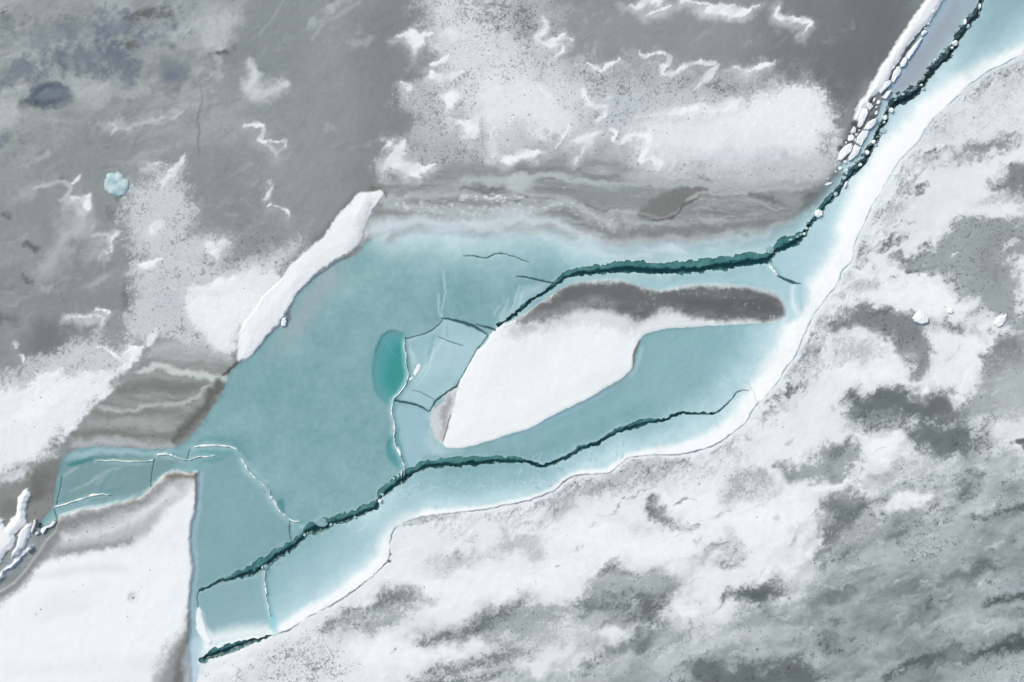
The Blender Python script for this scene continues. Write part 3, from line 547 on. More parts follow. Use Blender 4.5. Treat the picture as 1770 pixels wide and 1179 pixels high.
    cr = ss((-SE_SD - 3) / 8) * ss(1 - (-SE_SD - 12) / 70) * ss((fbm(40, 4, 69) + .55) * 1.2) * np.clip((X - 640) / 300, .25, 1) * SE
    tint(whole, cr * .55, (190, 194, 200)); DISSOLVE[0] = 0.; SPK[:] = np.maximum(SPK, cr * .72)
    rg = fbm(7, 4, 70, -56, 2.6, rough=.65); COL[:] += (rg * cr * 13)[..., None]; Z[:] += .03 * rg * cr
    # long smoky smears of drifting snow and bare ice
    for k in range(110):
        r = random.Random(9100 + k); x = r.uniform(900, 1780); y = r.uniform(840, 1185)
        if (x - 950) * .43 + (y - 1080) * .9 < r.uniform(-20, 90): continue
        a = math.radians(-22 + r.gauss(0, 9)); L = r.uniform(60, 220); dk = r.random() < .5
        s, d = shape([(x - L / 2 * math.cos(a), y - L / 2 * math.sin(a), 2), (x, y + r.gauss(0, 8), r.uniform(8, 26)), (x + L / 2 * math.cos(a), y + L / 2 * math.sin(a) + r.gauss(0, 8), 2)], 12, {'f': 3, 'm': 9, 'c': 6}, 1.5, closed=False, blotch=6, wisp=True)
        tint(s, ss(.5 - d / 24) * r.uniform(.18, .5) * SE[s], (104, 111, 114) if dk else (206, 211, 216))
    # wind-drawn wisps of snow and of bare ice
    for k in range(330):
        r = random.Random(8000 + k); x = r.uniform(1000, 1790) if k % 3 else r.uniform(560, 1790); y = r.uniform(860, 1190) if k % 3 else r.uniform(300, 1190)
        if SE_SD[min(max(int((y + MARG) / STEP), 0), H - 1), int((x + MARG) / STEP)] > -40: continue
        a = math.radians(-24 + r.gauss(0, 14)); L = r.uniform(8, 46); wd = r.uniform(1, 5); dk = r.random() < .45
        s, d = shape([(x, y, .6), (x + L * .55 * math.cos(a), y + L * .55 * math.sin(a) + r.gauss(0, 2), wd), (x + L * math.cos(a), y + L * math.sin(a) + r.gauss(0, 3), .5)], 3, {'f': 2.5, 'm': 5}, .6, closed=False, blotch=2)
        tint(s, ss(.5 - d / (2 * r.uniform(1.2, 4))) * r.uniform(.15, .5) * SE[s], (96, 104, 107) if dk else (222, 226, 230))
    DISSOLVE[0] = 0.
    # grit gathers where the snow thins out over the bare ice
    lum = COL.mean(-1); edge = np.clip(1 - np.abs(lum - 182) / 34, 0, 1) * ss((fbm(60, 4, 67, -24, 1.6) + .35) * 1.4)
    SPK[:] = np.maximum(SPK, SE * edge * .82)
    dark = ss((150 - lum) / 30) * SE; SPK[:] = np.maximum(SPK, dark * .55 * ss((fbm(30, 3, 68) + .3) * 1.5))
    # fine crust over all of it
    fine = fbm(12, 5, 66, -20, 1.5, rough=.7); COL[:] += (fine * SE * (2.5 + 3.5 * g))[..., None]
    return SE
ISLAND = [(862, 563), (850, 575), (842, 590), (824, 608), (808, 634), (797, 655), (792, 668), (786, 695), (779, 718), (771, 745), (766, 764), (772, 774), (800, 774), (850, 761), (880, 750), (914, 741), (948, 722), (982, 705),
          (1016, 689), (1050, 668), (1080, 650), (1093, 632), (1097, 612), (1104, 592), (1117, 577), (1140, 570), (1180, 566), (1250, 562), (1310, 559), (1338, 556), (1353, 548), (1357, 534), (1350, 518), (1335, 506), (1300, 497), (1240, 492),
          (1190, 494), (1160, 499), (1140, 503), (1115, 498), (1090, 490), (1070, 485), (1040, 485), (1000, 489), (975, 497), (950, 512), (925, 530), (900, 547), (880, 557)]
NWBANK = [(657, 329), (663, 338), (650, 355), (640, 372), (632, 392), (627, 408), (617, 425), (603, 437), (590, 445), (576, 453), (552, 470), (525, 494), (508, 515), (498, 536), (481, 559), (460, 582), (440, 606), (424, 620), (414, 622), (412, 598), (421, 563),
          (440, 536), (460, 509), (491, 478), (508, 454), (538, 427), (559, 410), (572, 390), (585, 372), (605, 355), (620, 335), (640, 332)]
NEBANK = [(1665, -110), (1598, 0), (1557, 61), (1523, 115), (1496, 163), (1484, 178), (1475, 206), (1480, 214), (1490, 197), (1502, 178), (1522, 158), (1538, 138), (1551, 112), (1569, 81), (1600, 46), (1612, 30), (1632, 0), (1700, -110)]

def build_pond():
    # teal ice: clear refrozen melt water
    ring = NWSHORE[:-1] + NEDGE + [(1900, -110), (1900, 20)] + SESHORE[1:-2] + [(334, 1179), (326, 1110), (328, 1040), (334, 985), (329, 935), (338, 880), (341, 818), (320, 815), (295, 816), (262, 842), (215, 868), (150, 879), (102, 895), (85, 905), (70, 915), (72, 900), (92, 878)]
    sl, sd = shape(ring, 3, {'f': .8}, 0, sm=False, pad=300)
    global TEAL
    T = np.full((H, W), 99, np.float32); T[sl] = sd; TEAL = T
    whole = (slice(None), slice(None))
    dn = np.full((H, W), 400, np.float32)
    s2, d2 = shape([p + (0,) for p in NEDGE[:17]], 2, {'m': 3}, 0, closed=False, pad=200); dn[s2] = d2
    ds = np.full((H, W), 400, np.float32)
    s3, d3 = shape([p + (0,) for p in SESHORE[:-1]], 2, {'f': 1}, 0, closed=False, pad=200, sm=False); ds[s3] = d3
    t = ss(.5 - T / 3)
    soft_n = ss((dn + 8) / 34)                    # the northern rim has no sharp edge
    n1 = fbm(120, 4, 71); n2 = fbm(26, 4, 72, rough=.6); n3 = fbm(9, 4, 73, rough=.7)
    c = np.zeros((H, W, 3), np.float32) + np.array((130, 169, 174), np.float32)
    def mixc(m, col):
        nonlocal c
        c = c + m[..., None] * (np.array(col, np.float32) - c)
    east = ss((X - 1050) / 400)
    mixc(east * .75, (164, 200, 208))
    mixc(ss((Y * .62 + X * .1 - 520) / 160) * ss((X - 420) / 120) * .0, (150, 186, 194))
    mixc(ss(1 - dn / 120) * ss((X - 640) / 140) * .85, (180, 210, 216))
    mixc(ss(1 - dn / 62) * .85, (203, 220, 226))
    # the pale shelf inside the southern shore: snow frozen into the ice
    tt = np.clip(np.interp(X, [330, 420, 520, 640, 720, 830, 960, 1100, 1230, 1330, 1430, 1530, 1640, 1770], [36, 58, 80, 84, 60, 46, 44, 50, 74, 84, 98, 104, 96, 80]), 1, None)
    wh = np.interp(X, [330, 450, 520, 640, 690, 760, 830, 960, 1100, 1230, 1330, 1430, 1530, 1640, 1770], [7, 9, 12, 18, 15, 5, 2, 3, 5, 20, 32, 42, 40, 26, 10])
    inside = (T < 30)
    global SHELF; SHELF = ds - wh
    q = (ds - wh) / tt
    lc = sorted((p[0], p[1]) for p in LOCRACK[2:])
    so = ss((Y - np.interp(X, [p[0] for p in lc], [p[1] for p in lc]) + 3) / 8); inside = inside * (so + (1 - so) * ss((X - 740) / 160))
    mixc(ss(1.25 - q * .8) * inside, (170, 203, 212))
    mixc(ss(.75 - q * .85) * inside, (206, 226, 232))
    mixc(ss(.5 - (ds - wh - 4) / (wh * .75 + 7)) * inside * .98, (249, 251, 252))
    n8 = fbm(60, 5, 74, rough=.6)
    c += (n1 * 4 + n8 * 5 + n2 * 4 + n3 * 3.2)[..., None] * np.array((1.1, .9, .8), np.float32)
    tint(whole, t * soft_n, (0, 0, 0), spk=0)
    COL[:] += c * (t * soft_n)[..., None]
    Z[:] -= (.07 * ss(.5 - T / 14) * soft_n * ss((ds - 6) / 60))
    def P(pts, col, soft=10, a=.9, **k): return area(pts, col, soft, a, spk=0, w=k.pop('w', {'f': 1, 'm': 4}), **k)
    def S(pts, col, soft=3, a=.8, **k): return streak(pts, col, soft, a, w=k.pop('w', {'f': 1, 'm': 2}), **k)
    def E(*a, **k): return blob(*a, w=k.pop('w', {'f': 1, 'm': 5}), **k)
    # tone differences
    P([(1050, 424), (1200, 424), (1330, 402), (1380, 376), (1440, 310), (1440, 330), (1400, 380), (1340, 425), (1200, 448), (1060, 450), (990, 455)], (163, 198, 207), 14, .6)
    P([(1480, 280), (1520, 210), (1560, 120), (1635, 0), (1700, -100), (1715, -90), (1690, 10), (1650, 70), (1590, 145), (1530, 190), (1490, 270)], (160, 172, 183), 14, .75)
    P([(1540, 165), (1600, 70), (1640, 10), (1660, 20), (1630, 80), (1580, 140)], (156, 166, 177), 12, .7)
    P([(1690, 30), (1720, -60), (1900, -60), (1790, 10), (1700, 90), (1660, 110)], (142, 172, 184), 40, .8)
    P([(1110, 600), (1140, 582), (1230, 572), (1270, 590), (1230, 640), (1170, 680), (1090, 710), (1000, 745), (900, 770), (860, 770), (930, 740), (1030, 695), (1090, 655)], (142, 180, 187), 30, .8)
    P([(860, 565), (900, 545), (950, 505), (1010, 480), (1130, 485), (1300, 475), (1380, 480), (1400, 520), (1360, 560), (1355, 520), (1300, 490), (1140, 497), (1040, 480), (950, 508)], (172, 204, 213), 7, .7)
    P([(1360, 430), (1420, 370), (1460, 330), (1440, 420), (1400, 480), (1350, 470)], (178, 209, 219), 18, .7)
    P([(555, 470), (590, 448), (620, 432), (600, 470), (560, 520), (520, 570), (480, 610), (460, 620), (490, 560)], (150, 168, 174), 16, .55, w={'f': 2, 'm': 9})
    S([(530, 560, 3), (540, 600, 4), (580, 606, 4), (640, 598, 2)], (142, 173, 179), 6, .5)
    S([(500, 560, 26), (540, 520, 30), (570, 480, 20)], (160, 172, 177), 16, .45, w={'f': 3, 'm': 9})
    P([(380, 690), (400, 650), (440, 620), (430, 660), (400, 720), (360, 745)], (120, 160, 166), 12, .5)
    # northern rim: snow blown into the ice
    for k in range(60):
        r = random.Random(700 + k); x = r.uniform(650, 1330); y = np.interp(x, [650, 760, 900, 1005, 1050, 1110, 1240, 1330], [408, 398, 400, 414, 432, 437, 424, 408]) + r.gauss(0, 6)
        E(x, y, r.uniform(8, 26), r.uniform(2, 5), r.uniform(-8, 8), (214, 226, 231), .9, r.uniform(.1, .45))
    P([(1000, 405), (1030, 425), (1070, 440), (1130, 440), (1080, 446), (1020, 440), (1000, 425)], (206, 222, 227), 7, .7)
    P([(462, 990), (520, 945), (560, 925), (650, 890), (700, 850), (760, 820), (730, 870), (660, 930), (600, 980), (520, 1040), (470, 1070)], (158, 192, 201), 16, .6)
    P([(700, 835), (760, 815), (900, 808), (1000, 795), (960, 825), (880, 845), (760, 860)], (150, 186, 194), 12, .5)
    # bottom block and the left plates
    P([(345, 1022), (400, 1000), (452, 985), (458, 1040), (464, 1095), (360, 1125), (348, 1090)], (140, 174, 182), 6, .85)
    P([(350, 1105), (400, 1085), (466, 1080), (466, 1098), (430, 1106), (380, 1116), (356, 1132)], (232, 240, 243), 13, .95, w={'f': 1})
    S([(348, 1060, 3), (350, 1080, 8), (362, 1105, 12), (352, 1130, 8)], (240, 244, 247), 6, .9)
    P([(341, 820), (360, 800), (405, 782), (430, 820), (460, 850), (480, 885), (500, 905), (518, 930), (470, 955), (400, 995), (345, 1015), (332, 985), (332, 900)], (130, 166, 172), 10, .7)
    S([(346, 822, 8), (345, 850, 8), (342, 880, 9), (336, 905, 9), (334, 935, 9), (337, 965, 9), (339, 985, 9), (336, 1010, 9), (334, 1040, 9), (333, 1075, 9), (336, 1110, 14), (330, 1150, 22), (326, 1190, 22)], (160, 184, 199), 4, .85)
    P([(334, 1100), (345, 1105), (352, 1130), (350, 1145), (335, 1170), (322, 1179), (320, 1150), (330, 1120)], (190, 212, 222), 9, .8, w={'f': 3, 'm': 5})
    P([(105, 800), (122, 790), (180, 783), (240, 786), (300, 790), (310, 800), (270, 830), (240, 856), (180, 868), (120, 878), (98, 880), (100, 840)], (120, 150, 155), 9, .85)
    P([(98, 882), (160, 868), (220, 862), (255, 845), (258, 852), (215, 868), (160, 877), (104, 894)], (150, 178, 188), 6, .8)
    P([(110, 795), (130, 782), (165, 775), (250, 780), (300, 780), (300, 784), (240, 785), (180, 784), (140, 790)], (160, 188, 198), 5, .8)
    S([(118, 802, 4), (135, 798, 7), (155, 793, 5)], (52, 122, 124), 4, .85); S([(140, 796, 3), (170, 791, 4), (200, 791, 3)], (70, 130, 134), 4, .7)
    for p in [[(108, 822, 2), (118, 815, 4), (128, 806, 2)], [(150, 838, 2), (170, 820, 3), (200, 810, 2)], [(166, 836, 2), (185, 822, 2), (210, 808, 1.5)], [(120, 850, 2), (160, 830, 3), (190, 815, 2)], [(125, 812, 2), (135, 803, 2)]]:
        S(p, (165, 185, 188), 3, .7)
    S([(172, 848, 4), (180, 830, 4), (195, 816, 3)], (92, 140, 148), 4, .5); S([(150, 858, 3), (190, 848, 4), (215, 846, 2)], (92, 144, 150), 4, .6)
    # pale wedge plates beside the deep pool
    P([(702, 588), (745, 574), (768, 553), (800, 560), (838, 577), (842, 580), (822, 606), (800, 645), (780, 672), (750, 700), (742, 708), (710, 696), (690, 690), (704, 660), (708, 630)], (166, 199, 207), 5, .9, w={'f': 1})
    P([(705, 590), (750, 575), (764, 565), (756, 590), (735, 630), (720, 640), (710, 620)], (146, 182, 191), 7, .7)
    P([(740, 600), (790, 580), (830, 590), (800, 640), (770, 640), (740, 660), (730, 640)], (176, 206, 214), 14, .6)
    P([(690, 697), (740, 713), (736, 735), (742, 765), (766, 780), (730, 795), (706, 808), (694, 780), (686, 750), (684, 720)], (160, 194, 206), 8, .85)
    P([(742, 712), (765, 690), (785, 670), (775, 710), (766, 765), (800, 778), (740, 782), (736, 740)], (186, 210, 218), 8, .6)
    S([(705, 592, 2), (712, 612, 12), (716, 625, 8)], (184, 208, 214), 5, .8); S([(752, 582, 3), (745, 605, 5), (738, 625, 3)], (118, 164, 172), 4, .7)
    for p in [[(766, 470, 2), (768, 500, 2), (764, 530, 2.5), (763, 552, 2)], [(759, 505, 1.5), (757, 525, 2.5), (760, 545, 2)], [(770, 555, 1.5), (769, 575, 2), (766, 590, 1)], [(740, 615, 1.5), (730, 645, 2.5), (716, 660, 1.5)], [(770, 585, 1.5), (750, 610, 2), (735, 650, 1.5)], [(752, 600, 1.5), (742, 640, 2.2), (718, 668, 1.5)]]:
        S(p, (196, 220, 226), 2.2, .75)
    S([(762, 480, 2), (761, 520, 4), (766, 545, 2)], (104, 152, 160), 4, .5); S([(772, 558, 2), (771, 580, 4)], (120, 168, 178), 4, .6)
    for p in [[(866, 555, 2), (872, 535, 3), (878, 515, 1)], [(884, 540, 2), (892, 515, 3), (898, 495, 1)], [(898, 530, 2), (906, 505, 3)], [(832, 600, 2), (836, 580, 2)], [(855, 545, 2), (862, 530, 2)]]:
        S(p, (196, 218, 224), 3, .7)
    P([(865, 550), (890, 525), (905, 495), (950, 490), (930, 505), (900, 530), (872, 555)], (184, 210, 218), 8, .6)
    # scratches, frost flowers, curls on the southern band
    for k in range(170):
        r = random.Random(1500 + k); x = r.choice([r.uniform(700, 950), r.uniform(900, 1120)]); y = np.interp(x, [700, 950, 1000, 1120], [850, 830, 805, 762]) + r.gauss(0, 11)
        a = r.uniform(0, 6.28); L = r.uniform(2, 8)
        S([(x, y, .8), (x + L * math.cos(a), y + L * math.sin(a), 1.4)], (206, 226, 231) if k % 4 else (112, 152, 160), 1.6, r.uniform(.25, .7))
    for p in [[(608, 893, 1), (602, 910, 1.5), (612, 919, 2), (628, 912, 2), (636, 896, 1.5), (650, 886, 1.5), (690, 876, 1)], [(940, 805, 1), (924, 795, 1.4), (922, 788, 1.2), (934, 780, 1)], [(936, 806, 1), (930, 792, 1.2), (938, 782, 1)], [(700, 866, 1), (740, 846, 1.3), (770, 840, 1)], [(640, 870, 1), (690, 850, 1.4), (720, 838, 1)]]:
        S(p, (196, 218, 225), 1.8, .6)
    # whitish band along the end of the main plate and small streaks by the eastern end
    S([(1372, 492, 4), (1370, 520, 8), (1376, 540, 10)], (226, 237, 241), 5, .8); S([(1384, 494, 3), (1386, 530, 5)], (156, 194, 206), 5, .6)
    # -------- deep pools (thinner, darker, clearer ice over deep water)
    POOL = [(699, 578), (688, 573), (677, 571), (664, 575), (655, 587), (649, 600), (644, 622), (642, 640), (644, 662), (650, 682), (660, 694), (674, 701), (680, 694), (693, 674), (703, 655), (705, 644), (701, 625), (699, 604)]
    P(POOL, (98, 154, 161), 5, .9, w={'f': .6})
    P([(696, 590), (680, 582), (662, 592), (652, 620), (654, 655), (664, 680), (676, 688), (690, 670), (700, 650), (699, 620)], (74, 154, 158), 11, .85, w={'m': 2})
    P([(696, 600), (684, 598), (672, 620), (666, 650), (670, 670), (680, 676), (692, 660), (699, 640)], (56, 144, 140), 11, .9, w={'m': 2})
    S([(647, 610, 1), (656, 588, 2), (668, 575, 2), (684, 572, 2), (698, 577, 1)], (84, 128, 138), 2, .8)
    POOL2 = [(690, 742), (682, 748), (674, 757), (667, 770), (668, 785), (676, 800), (690, 812), (698, 814), (698, 800), (690, 785), (683, 768)]
    P(POOL2, (92, 150, 158), 5, .85, w={'f': .6}); P([(690, 752), (678, 765), (676, 785), (690, 800), (694, 790)], (74, 142, 148), 7, .7)
    # fine healed fractures and lines of bubbles in the clear ice
    for k in range(70):
        r = random.Random(3300 + k); x = r.uniform(380, 900) if k % 3 else r.uniform(900, 1300); y = r.uniform(430, 900) if k % 3 else r.uniform(580, 760)
        a = r.choice([-.6, .5, 1.3, 2.2]) + r.gauss(0, .3); L = r.uniform(15, 90)
        S([(x, y, .5), (x + L * .5 * math.cos(a), y + L * .5 * math.sin(a) + r.gauss(0, 4), r.uniform(.8, 1.6)), (x + L * math.cos(a), y + L * math.sin(a) + r.gauss(0, 5), .5)], (160, 194, 199) if k % 3 else (104, 146, 153), r.uniform(1, 2.4), r.uniform(.12, .34)) if TEAL[int((y + MARG) / STEP), int((x + MARG) / STEP)] < -20 else None
    # beside each seam: a darker teal streak and a pale halo
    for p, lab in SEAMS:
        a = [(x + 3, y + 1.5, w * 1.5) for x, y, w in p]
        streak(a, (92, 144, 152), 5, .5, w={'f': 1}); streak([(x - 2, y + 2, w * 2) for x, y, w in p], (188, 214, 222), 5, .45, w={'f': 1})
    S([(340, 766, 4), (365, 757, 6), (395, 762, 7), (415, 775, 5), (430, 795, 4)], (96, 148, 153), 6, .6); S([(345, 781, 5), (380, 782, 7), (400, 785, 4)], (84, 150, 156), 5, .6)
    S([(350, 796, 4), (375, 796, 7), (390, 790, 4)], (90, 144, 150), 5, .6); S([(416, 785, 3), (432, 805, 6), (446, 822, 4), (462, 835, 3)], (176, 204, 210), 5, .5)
    S([(478, 870, 4), (486, 870, 8), (490, 884, 4)], (66, 124, 130), 4, .7); S([(474, 1080, 12), (468, 1060, 8), (470, 1045, 3)], (140, 206, 216), 5, .7); S([(478, 1092, 8), (468, 1082, 6)], (150, 205, 214), 6, .6)
    S([(506, 905, 2), (512, 925, 6), (520, 912, 8)], (166, 198, 204), 4, .7)

def build_raised():
    whole = (slice(None), slice(None))
    # -------- big floe, lower left
    global FLOE_SD, ISL_SD
    sl, sd = shape(FLOE, 3, {'f': .7, 'm': .8}, 0)
    m = ss(.5 - sd / 3)
    tint(sl, m, (239, 241, 244), spk=.02); Z[sl] += .13 * ss(.5 - sd / 8) + .04 * ss(-sd / 40)
    n = fbm(60, 4, 81, -20, 2)[sl]; tint(sl, m * np.clip(n, 0, 1) * .4, (223, 226, 232))
    k = dict(w={'f': 2, 'm': 4})
    FL = claim(sl, sd, 'snow_floe', 'huge smooth white snow floe with a silty grey rim, below the left channel', 'ice floe', mat='snow')
    keep = COL.copy(), SPK.copy()
    area([(341, 816), (320, 815), (295, 816), (262, 842), (215, 868), (150, 879), (102, 895), (80, 935), (45, 985), (0, 1022), (-60, 1060), (-40, 1090), (0, 1050), (30, 1018), (62, 988), (78, 966), (105, 962), (160, 950), (215, 940), (250, 926), (275, 900), (300, 865), (325, 838)],
         (180, 183, 187), 12, .95, spk=.25, grain=2.5, blotch=2, **k)
    streak([(110, 905, 26), (150, 893, 20), (200, 882, 14), (240, 868, 12), (280, 838, 12), (300, 826, 8)], (126, 127, 127), 12, .85, spk=.25, grain=3, blotch=2, **k)
    streak([(102, 900, 10), (90, 925, 26), (72, 955, 28), (45, 985, 26), (20, 1010, 22), (-20, 1040, 18)], (128, 129, 129), 10, .9, grain=2, blotch=1.5, **k)
    streak([(105, 955, 12), (150, 946, 10), (195, 940, 8), (230, 928, 5)], (140, 138, 140), 7, .75, grain=3, **k)
    streak([(110, 930, 8), (160, 922, 10), (220, 905, 10), (260, 880, 14), (300, 846, 14)], (228, 230, 234), 10, .8, grain=3, **k)
    streak([(62, 998, 4), (110, 990, 12), (180, 980, 14), (220, 985, 10)], (222, 225, 230), 10, .8)
    streak([(290, 822, 10), (310, 822, 8), (336, 822, 8)], (112, 104, 94), 5, .8); streak([(339, 820, 4), (339, 850, 4), (337, 880, 3)], (120, 108, 98), 3, .9)
    streak([(341, 818, 3), (341, 850, 3.2), (338, 880, 3), (331, 905, 3.4), (329, 935, 3), (331, 965, 3), (334, 985, 3.4), (330, 1010, 3), (328, 1040, 3.4), (327, 1080, 4)], (118, 118, 132), 2.2, .4, w={'f': .8})  # painted dark line, deepens the shade along the floe's right edge
    streak([(329, 1050, 3), (326, 1078, 8), (318, 1100, 16), (308, 1130, 28), (300, 1160, 40), (296, 1190, 50), (290, 1250, 50)], (140, 140, 142), 12, .9, grain=3, **k)
    streak([(328, 1060, 3), (327, 1090, 6), (318, 1120, 10), (312, 1150, 14), (305, 1190, 16)], (108, 108, 108), 8, .85, **k); streak([(290, 1110, 6), (276, 1140, 8), (270, 1180, 10)], (170, 168, 168), 9, .6, grain=4, **k)
    streak([(322, 1120, 6), (324, 1150, 14), (326, 1190, 18)], (160, 174, 184), 7, .6, blotch=4, **k)
    kk = ss(.5 - sd / 3)[..., None]
    tmp = keep[0][sl] + (COL[sl] - keep[0][sl]) * kk; out = keep[0]; out[sl] = tmp; COL[:] = out
    # silty bare part of the floe is a part of it
    ss_, sd_ = shape([(341, 814), (320, 813), (295, 814), (262, 840), (215, 866), (150, 877), (100, 893), (80, 933), (45, 983), (0, 1020), (-60, 1062), (-40, 1085), (0, 1050), (30, 1018), (60, 988), (80, 965), (105, 945), (150, 915), (200, 900), (250, 880), (275, 850), (300, 835), (325, 828)], 3, {'f': 2, 'm': 4})
    claim(ss_, sd_, 'silty_rim', parent=FL, mat='ice', only=(LAB == FL))
    blob(230, 1032, 9, 9, 0, (206, 210, 213), .5, .8, w={'f': 1}); blob(231, 1031, 5, 5, 0, (222, 226, 229), .5, .7, w={'f': 1})
    blob(231, 1033, 1.8, 1.8, 0, (92, 104, 104), .5, .9, w={})
    s, d = blob(230.5, 1032, 9, 9, 0, (206, 210, 213), .5, .0, w={'f': 1}); Z[s] -= .05 * ss(-d / 6)
    claim(s, d, 'thaw_hole', 'small round grey thaw hole alone in the big white floe', 'thaw hole', mat='ice')
    streak([(268, 1140, 10), (20, 1160, 14)], (218, 222, 228), 20, .35)
    # -------- island floe
    sl, sd = shape(ISLAND, 9, {'f': .9}, 0); m = ss(.5 - sd / (2.5 + 9 * ss((X[sl] - 960) / 60) * ss((530 - Y[sl]) / 20) + 9 * ss((X[sl] - 1320) / 20)))
    cc = COL[sl].copy()
    tint(sl, m, (239, 241, 244), spk=0); Z[sl] += .07 * ss(.5 - sd / 10) + .04 * ss(-sd / 40)
    IS = claim(sl, sd, 'snow_floe', 'white almond-shaped snow floe islanded in the teal ice, with grey-brown ice along its top', 'ice floe', mat='snow')
    n = fbm(70, 4, 83, -40, 1.5)[sl]; tint(sl, m * np.clip(n, 0, 1) * .35, (224, 229, 233))
    BARE = [(895, 556), (905, 545), (925, 530), (950, 512), (975, 497), (1000, 489), (1040, 485), (1070, 485), (1090, 490), (1115, 498), (1140, 503), (1160, 499), (1190, 494), (1240, 492), (1300, 497), (1335, 506), (1350, 518), (1357, 534), (1353, 548),
            (1338, 556), (1290, 556), (1230, 553), (1190, 546), (1160, 536), (1138, 538), (1115, 552), (1090, 550), (1060, 543), (1020, 537), (980, 540), (950, 550), (915, 556)]
    def on_island(fn):
        k0 = COL[sl].copy(); fn(); COL[sl] = k0 + (COL[sl] - k0) * m[..., None]
    def paint():
        area([(880, 562), (905, 545), (950, 512), (1000, 487), (1070, 483), (1150, 500), (1240, 490), (1350, 510), (1360, 555), (1250, 563), (1150, 566), (1090, 570), (1000, 560), (900, 580)], (196, 198, 201), 14, .8, grain=8, blotch=4, w={'f': 2, 'm': 5})
        s, d = area(BARE, (102, 104, 105), 9, .97, grain=4, w={'f': 2, 'm': 3}, blotch=3)
        mm = ss(.5 - d / 12); nn = fbm(8, 4, 85, -6, 3)[s]; tint(s, mm * np.clip(nn * .6, 0, 1) * .5, (150, 151, 151)); tint(s, mm * np.clip(-nn * .6, 0, 1) * .4, (94, 92, 92))
        streak([(905, 552, 8), (960, 535, 14), (1020, 522, 14), (1060, 528, 12)], (156, 157, 158), 10, .6, grain=8, blotch=4)
        streak([(930, 535, 8), (980, 512, 16), (1030, 502, 16), (1080, 505, 16), (1120, 520, 16)], (99, 99, 99), 9, .6, grain=3)
        streak([(1170, 520, 16), (1230, 525, 20), (1300, 525, 20), (1335, 530, 14)], (92, 91, 91), 9, .7, grain=3)
        streak([(1130, 500, 5), (1190, 496, 5), (1240, 493, 5), (1300, 499, 5), (1345, 513, 5), (1355, 535, 5)], (172, 186, 191), 4, .7); streak([(898, 552, 3), (925, 531, 4), (950, 514, 3)], (190, 194, 196), 3, .7)
        area([(1112, 562), (1138, 542), (1165, 538), (1200, 550), (1260, 557), (1340, 556), (1335, 560), (1250, 565), (1150, 570), (1100, 585)], (226, 230, 233), 8, .9, grain=7, w={'f': 2, 'm': 4})
        streak([(990, 548, 14), (1030, 545, 20), (1080, 555, 16)], (222, 226, 229), 10, .7, grain=7); streak([(905, 566, 6), (925, 568, 8)], (168, 166, 164), 7, .6)
        for q in range(70):
            r = random.Random(2600 + q); cx, cy, sx, sy = r.choice([(1205, 507, 14, 3), (1255, 514, 22, 3), (1125, 522, 14, 5), (1285, 527, 14, 3)])
            blob(r.gauss(cx, sx), r.gauss(cy, sy), r.uniform(.9, 1.8), r.uniform(.8, 1.5), 0, (170, 174, 174), .9, r.uniform(.2, .6), w={'f': 1})
    on_island(paint)
    s, d = shape([(p[0], p[1] - 2) for p in BARE], 3, {'f': 2, 'm': 3}, grain=4)
    claim(s, d, 'bare_ice', 'grey-brown bare ice along the top of the floe', parent=IS, mat='ice', only=(LAB == IS))
    streak([(1096, 640, 1.5), (1095, 620, 3), (1098, 605, 4), (1106, 590, 2)], (112, 98, 92), 2, .9, w={'f': .6}); streak([(1096, 632, 2), (1082, 650, 2.2), (1052, 669, 1.6), (1016, 690, 1.2)], (150, 158, 166), 1.6, .8, w={'f': .6})
    streak([(860, 763, 3), (914, 746, 5), (950, 727, 6), (1000, 705, 5), (1060, 672, 5)], (146, 176, 194), 3, .75, w={'f': .6}); streak([(1110, 600, 6), (1102, 630, 7), (1090, 650, 6)], (172, 198, 210), 4, .7, w={'f': .6})
    area([(744, 712), (760, 698), (780, 678), (792, 664), (788, 690), (780, 716), (772, 744), (766, 766), (750, 755), (741, 738), (740, 725)], (206, 209, 213), 4, .95, w={'f': 2, 'm': 3})
    streak([(778, 690, 6), (768, 712, 12), (768, 735, 9), (764, 758, 4)], (160, 158, 164), 5, .85, grain=3, blotch=2); streak([(779, 718, 1.5), (772, 742, 2), (766, 762, 2)], (92, 78, 72), 1.6, .9, w={'f': .5})
    s, d = shape([(744, 712), (760, 698), (780, 678), (791, 666), (786, 690), (778, 716), (770, 744), (765, 764), (750, 755), (741, 738), (740, 725)], 2, {'f': 1.5, 'm': 2})
    claim(s, d, 'rotten_ice', 'small grey rotten-ice patch at the pointed lower-left tip of the almond floe', 'ice patch', mat='ice', only=(LAB != IS))
    # -------- long snow banks
    def bank(pts, label, col=(237, 239, 242), h=.3, soft=2.5, grain=0., w=None, mat='snow', name='snow_bank', cat='snow bank', edge=10, group=None):
        sl, sd = shape(pts, soft, w or {'f': 1.8}, grain)
        tint(sl, ss(.5 - sd / (2 * soft)), col, spk=0); Z[sl] += h * .5 * ss(.5 - sd / 3) + h * .5 * ss(-sd / edge)
        return claim(sl, sd, name, label, cat, group=group, mat=mat)
    streak([(418, 618, 3), (440, 609, 3), (460, 585, 3), (481, 562, 3), (499, 538, 3), (510, 515, 3), (526, 496, 3), (553, 473, 3), (577, 456, 3), (603, 441, 3), (622, 428, 3)], (84, 86, 106), 1.8, .6, w={'f': 1.2})  # bank edge line: dirt and wet crack, with the bank's shade painted in
    streak([(596, 447, 6), (610, 437, 9), (622, 427, 6)], (122, 120, 118), 4, .8, grain=3); streak([(498, 540, 3), (500, 550, 4), (494, 558, 4)], (98, 98, 104), 3, .8)
    streak([(655, 331, 4), (664, 336, 4), (667, 342, 3)], (84, 82, 78), 3, .8)
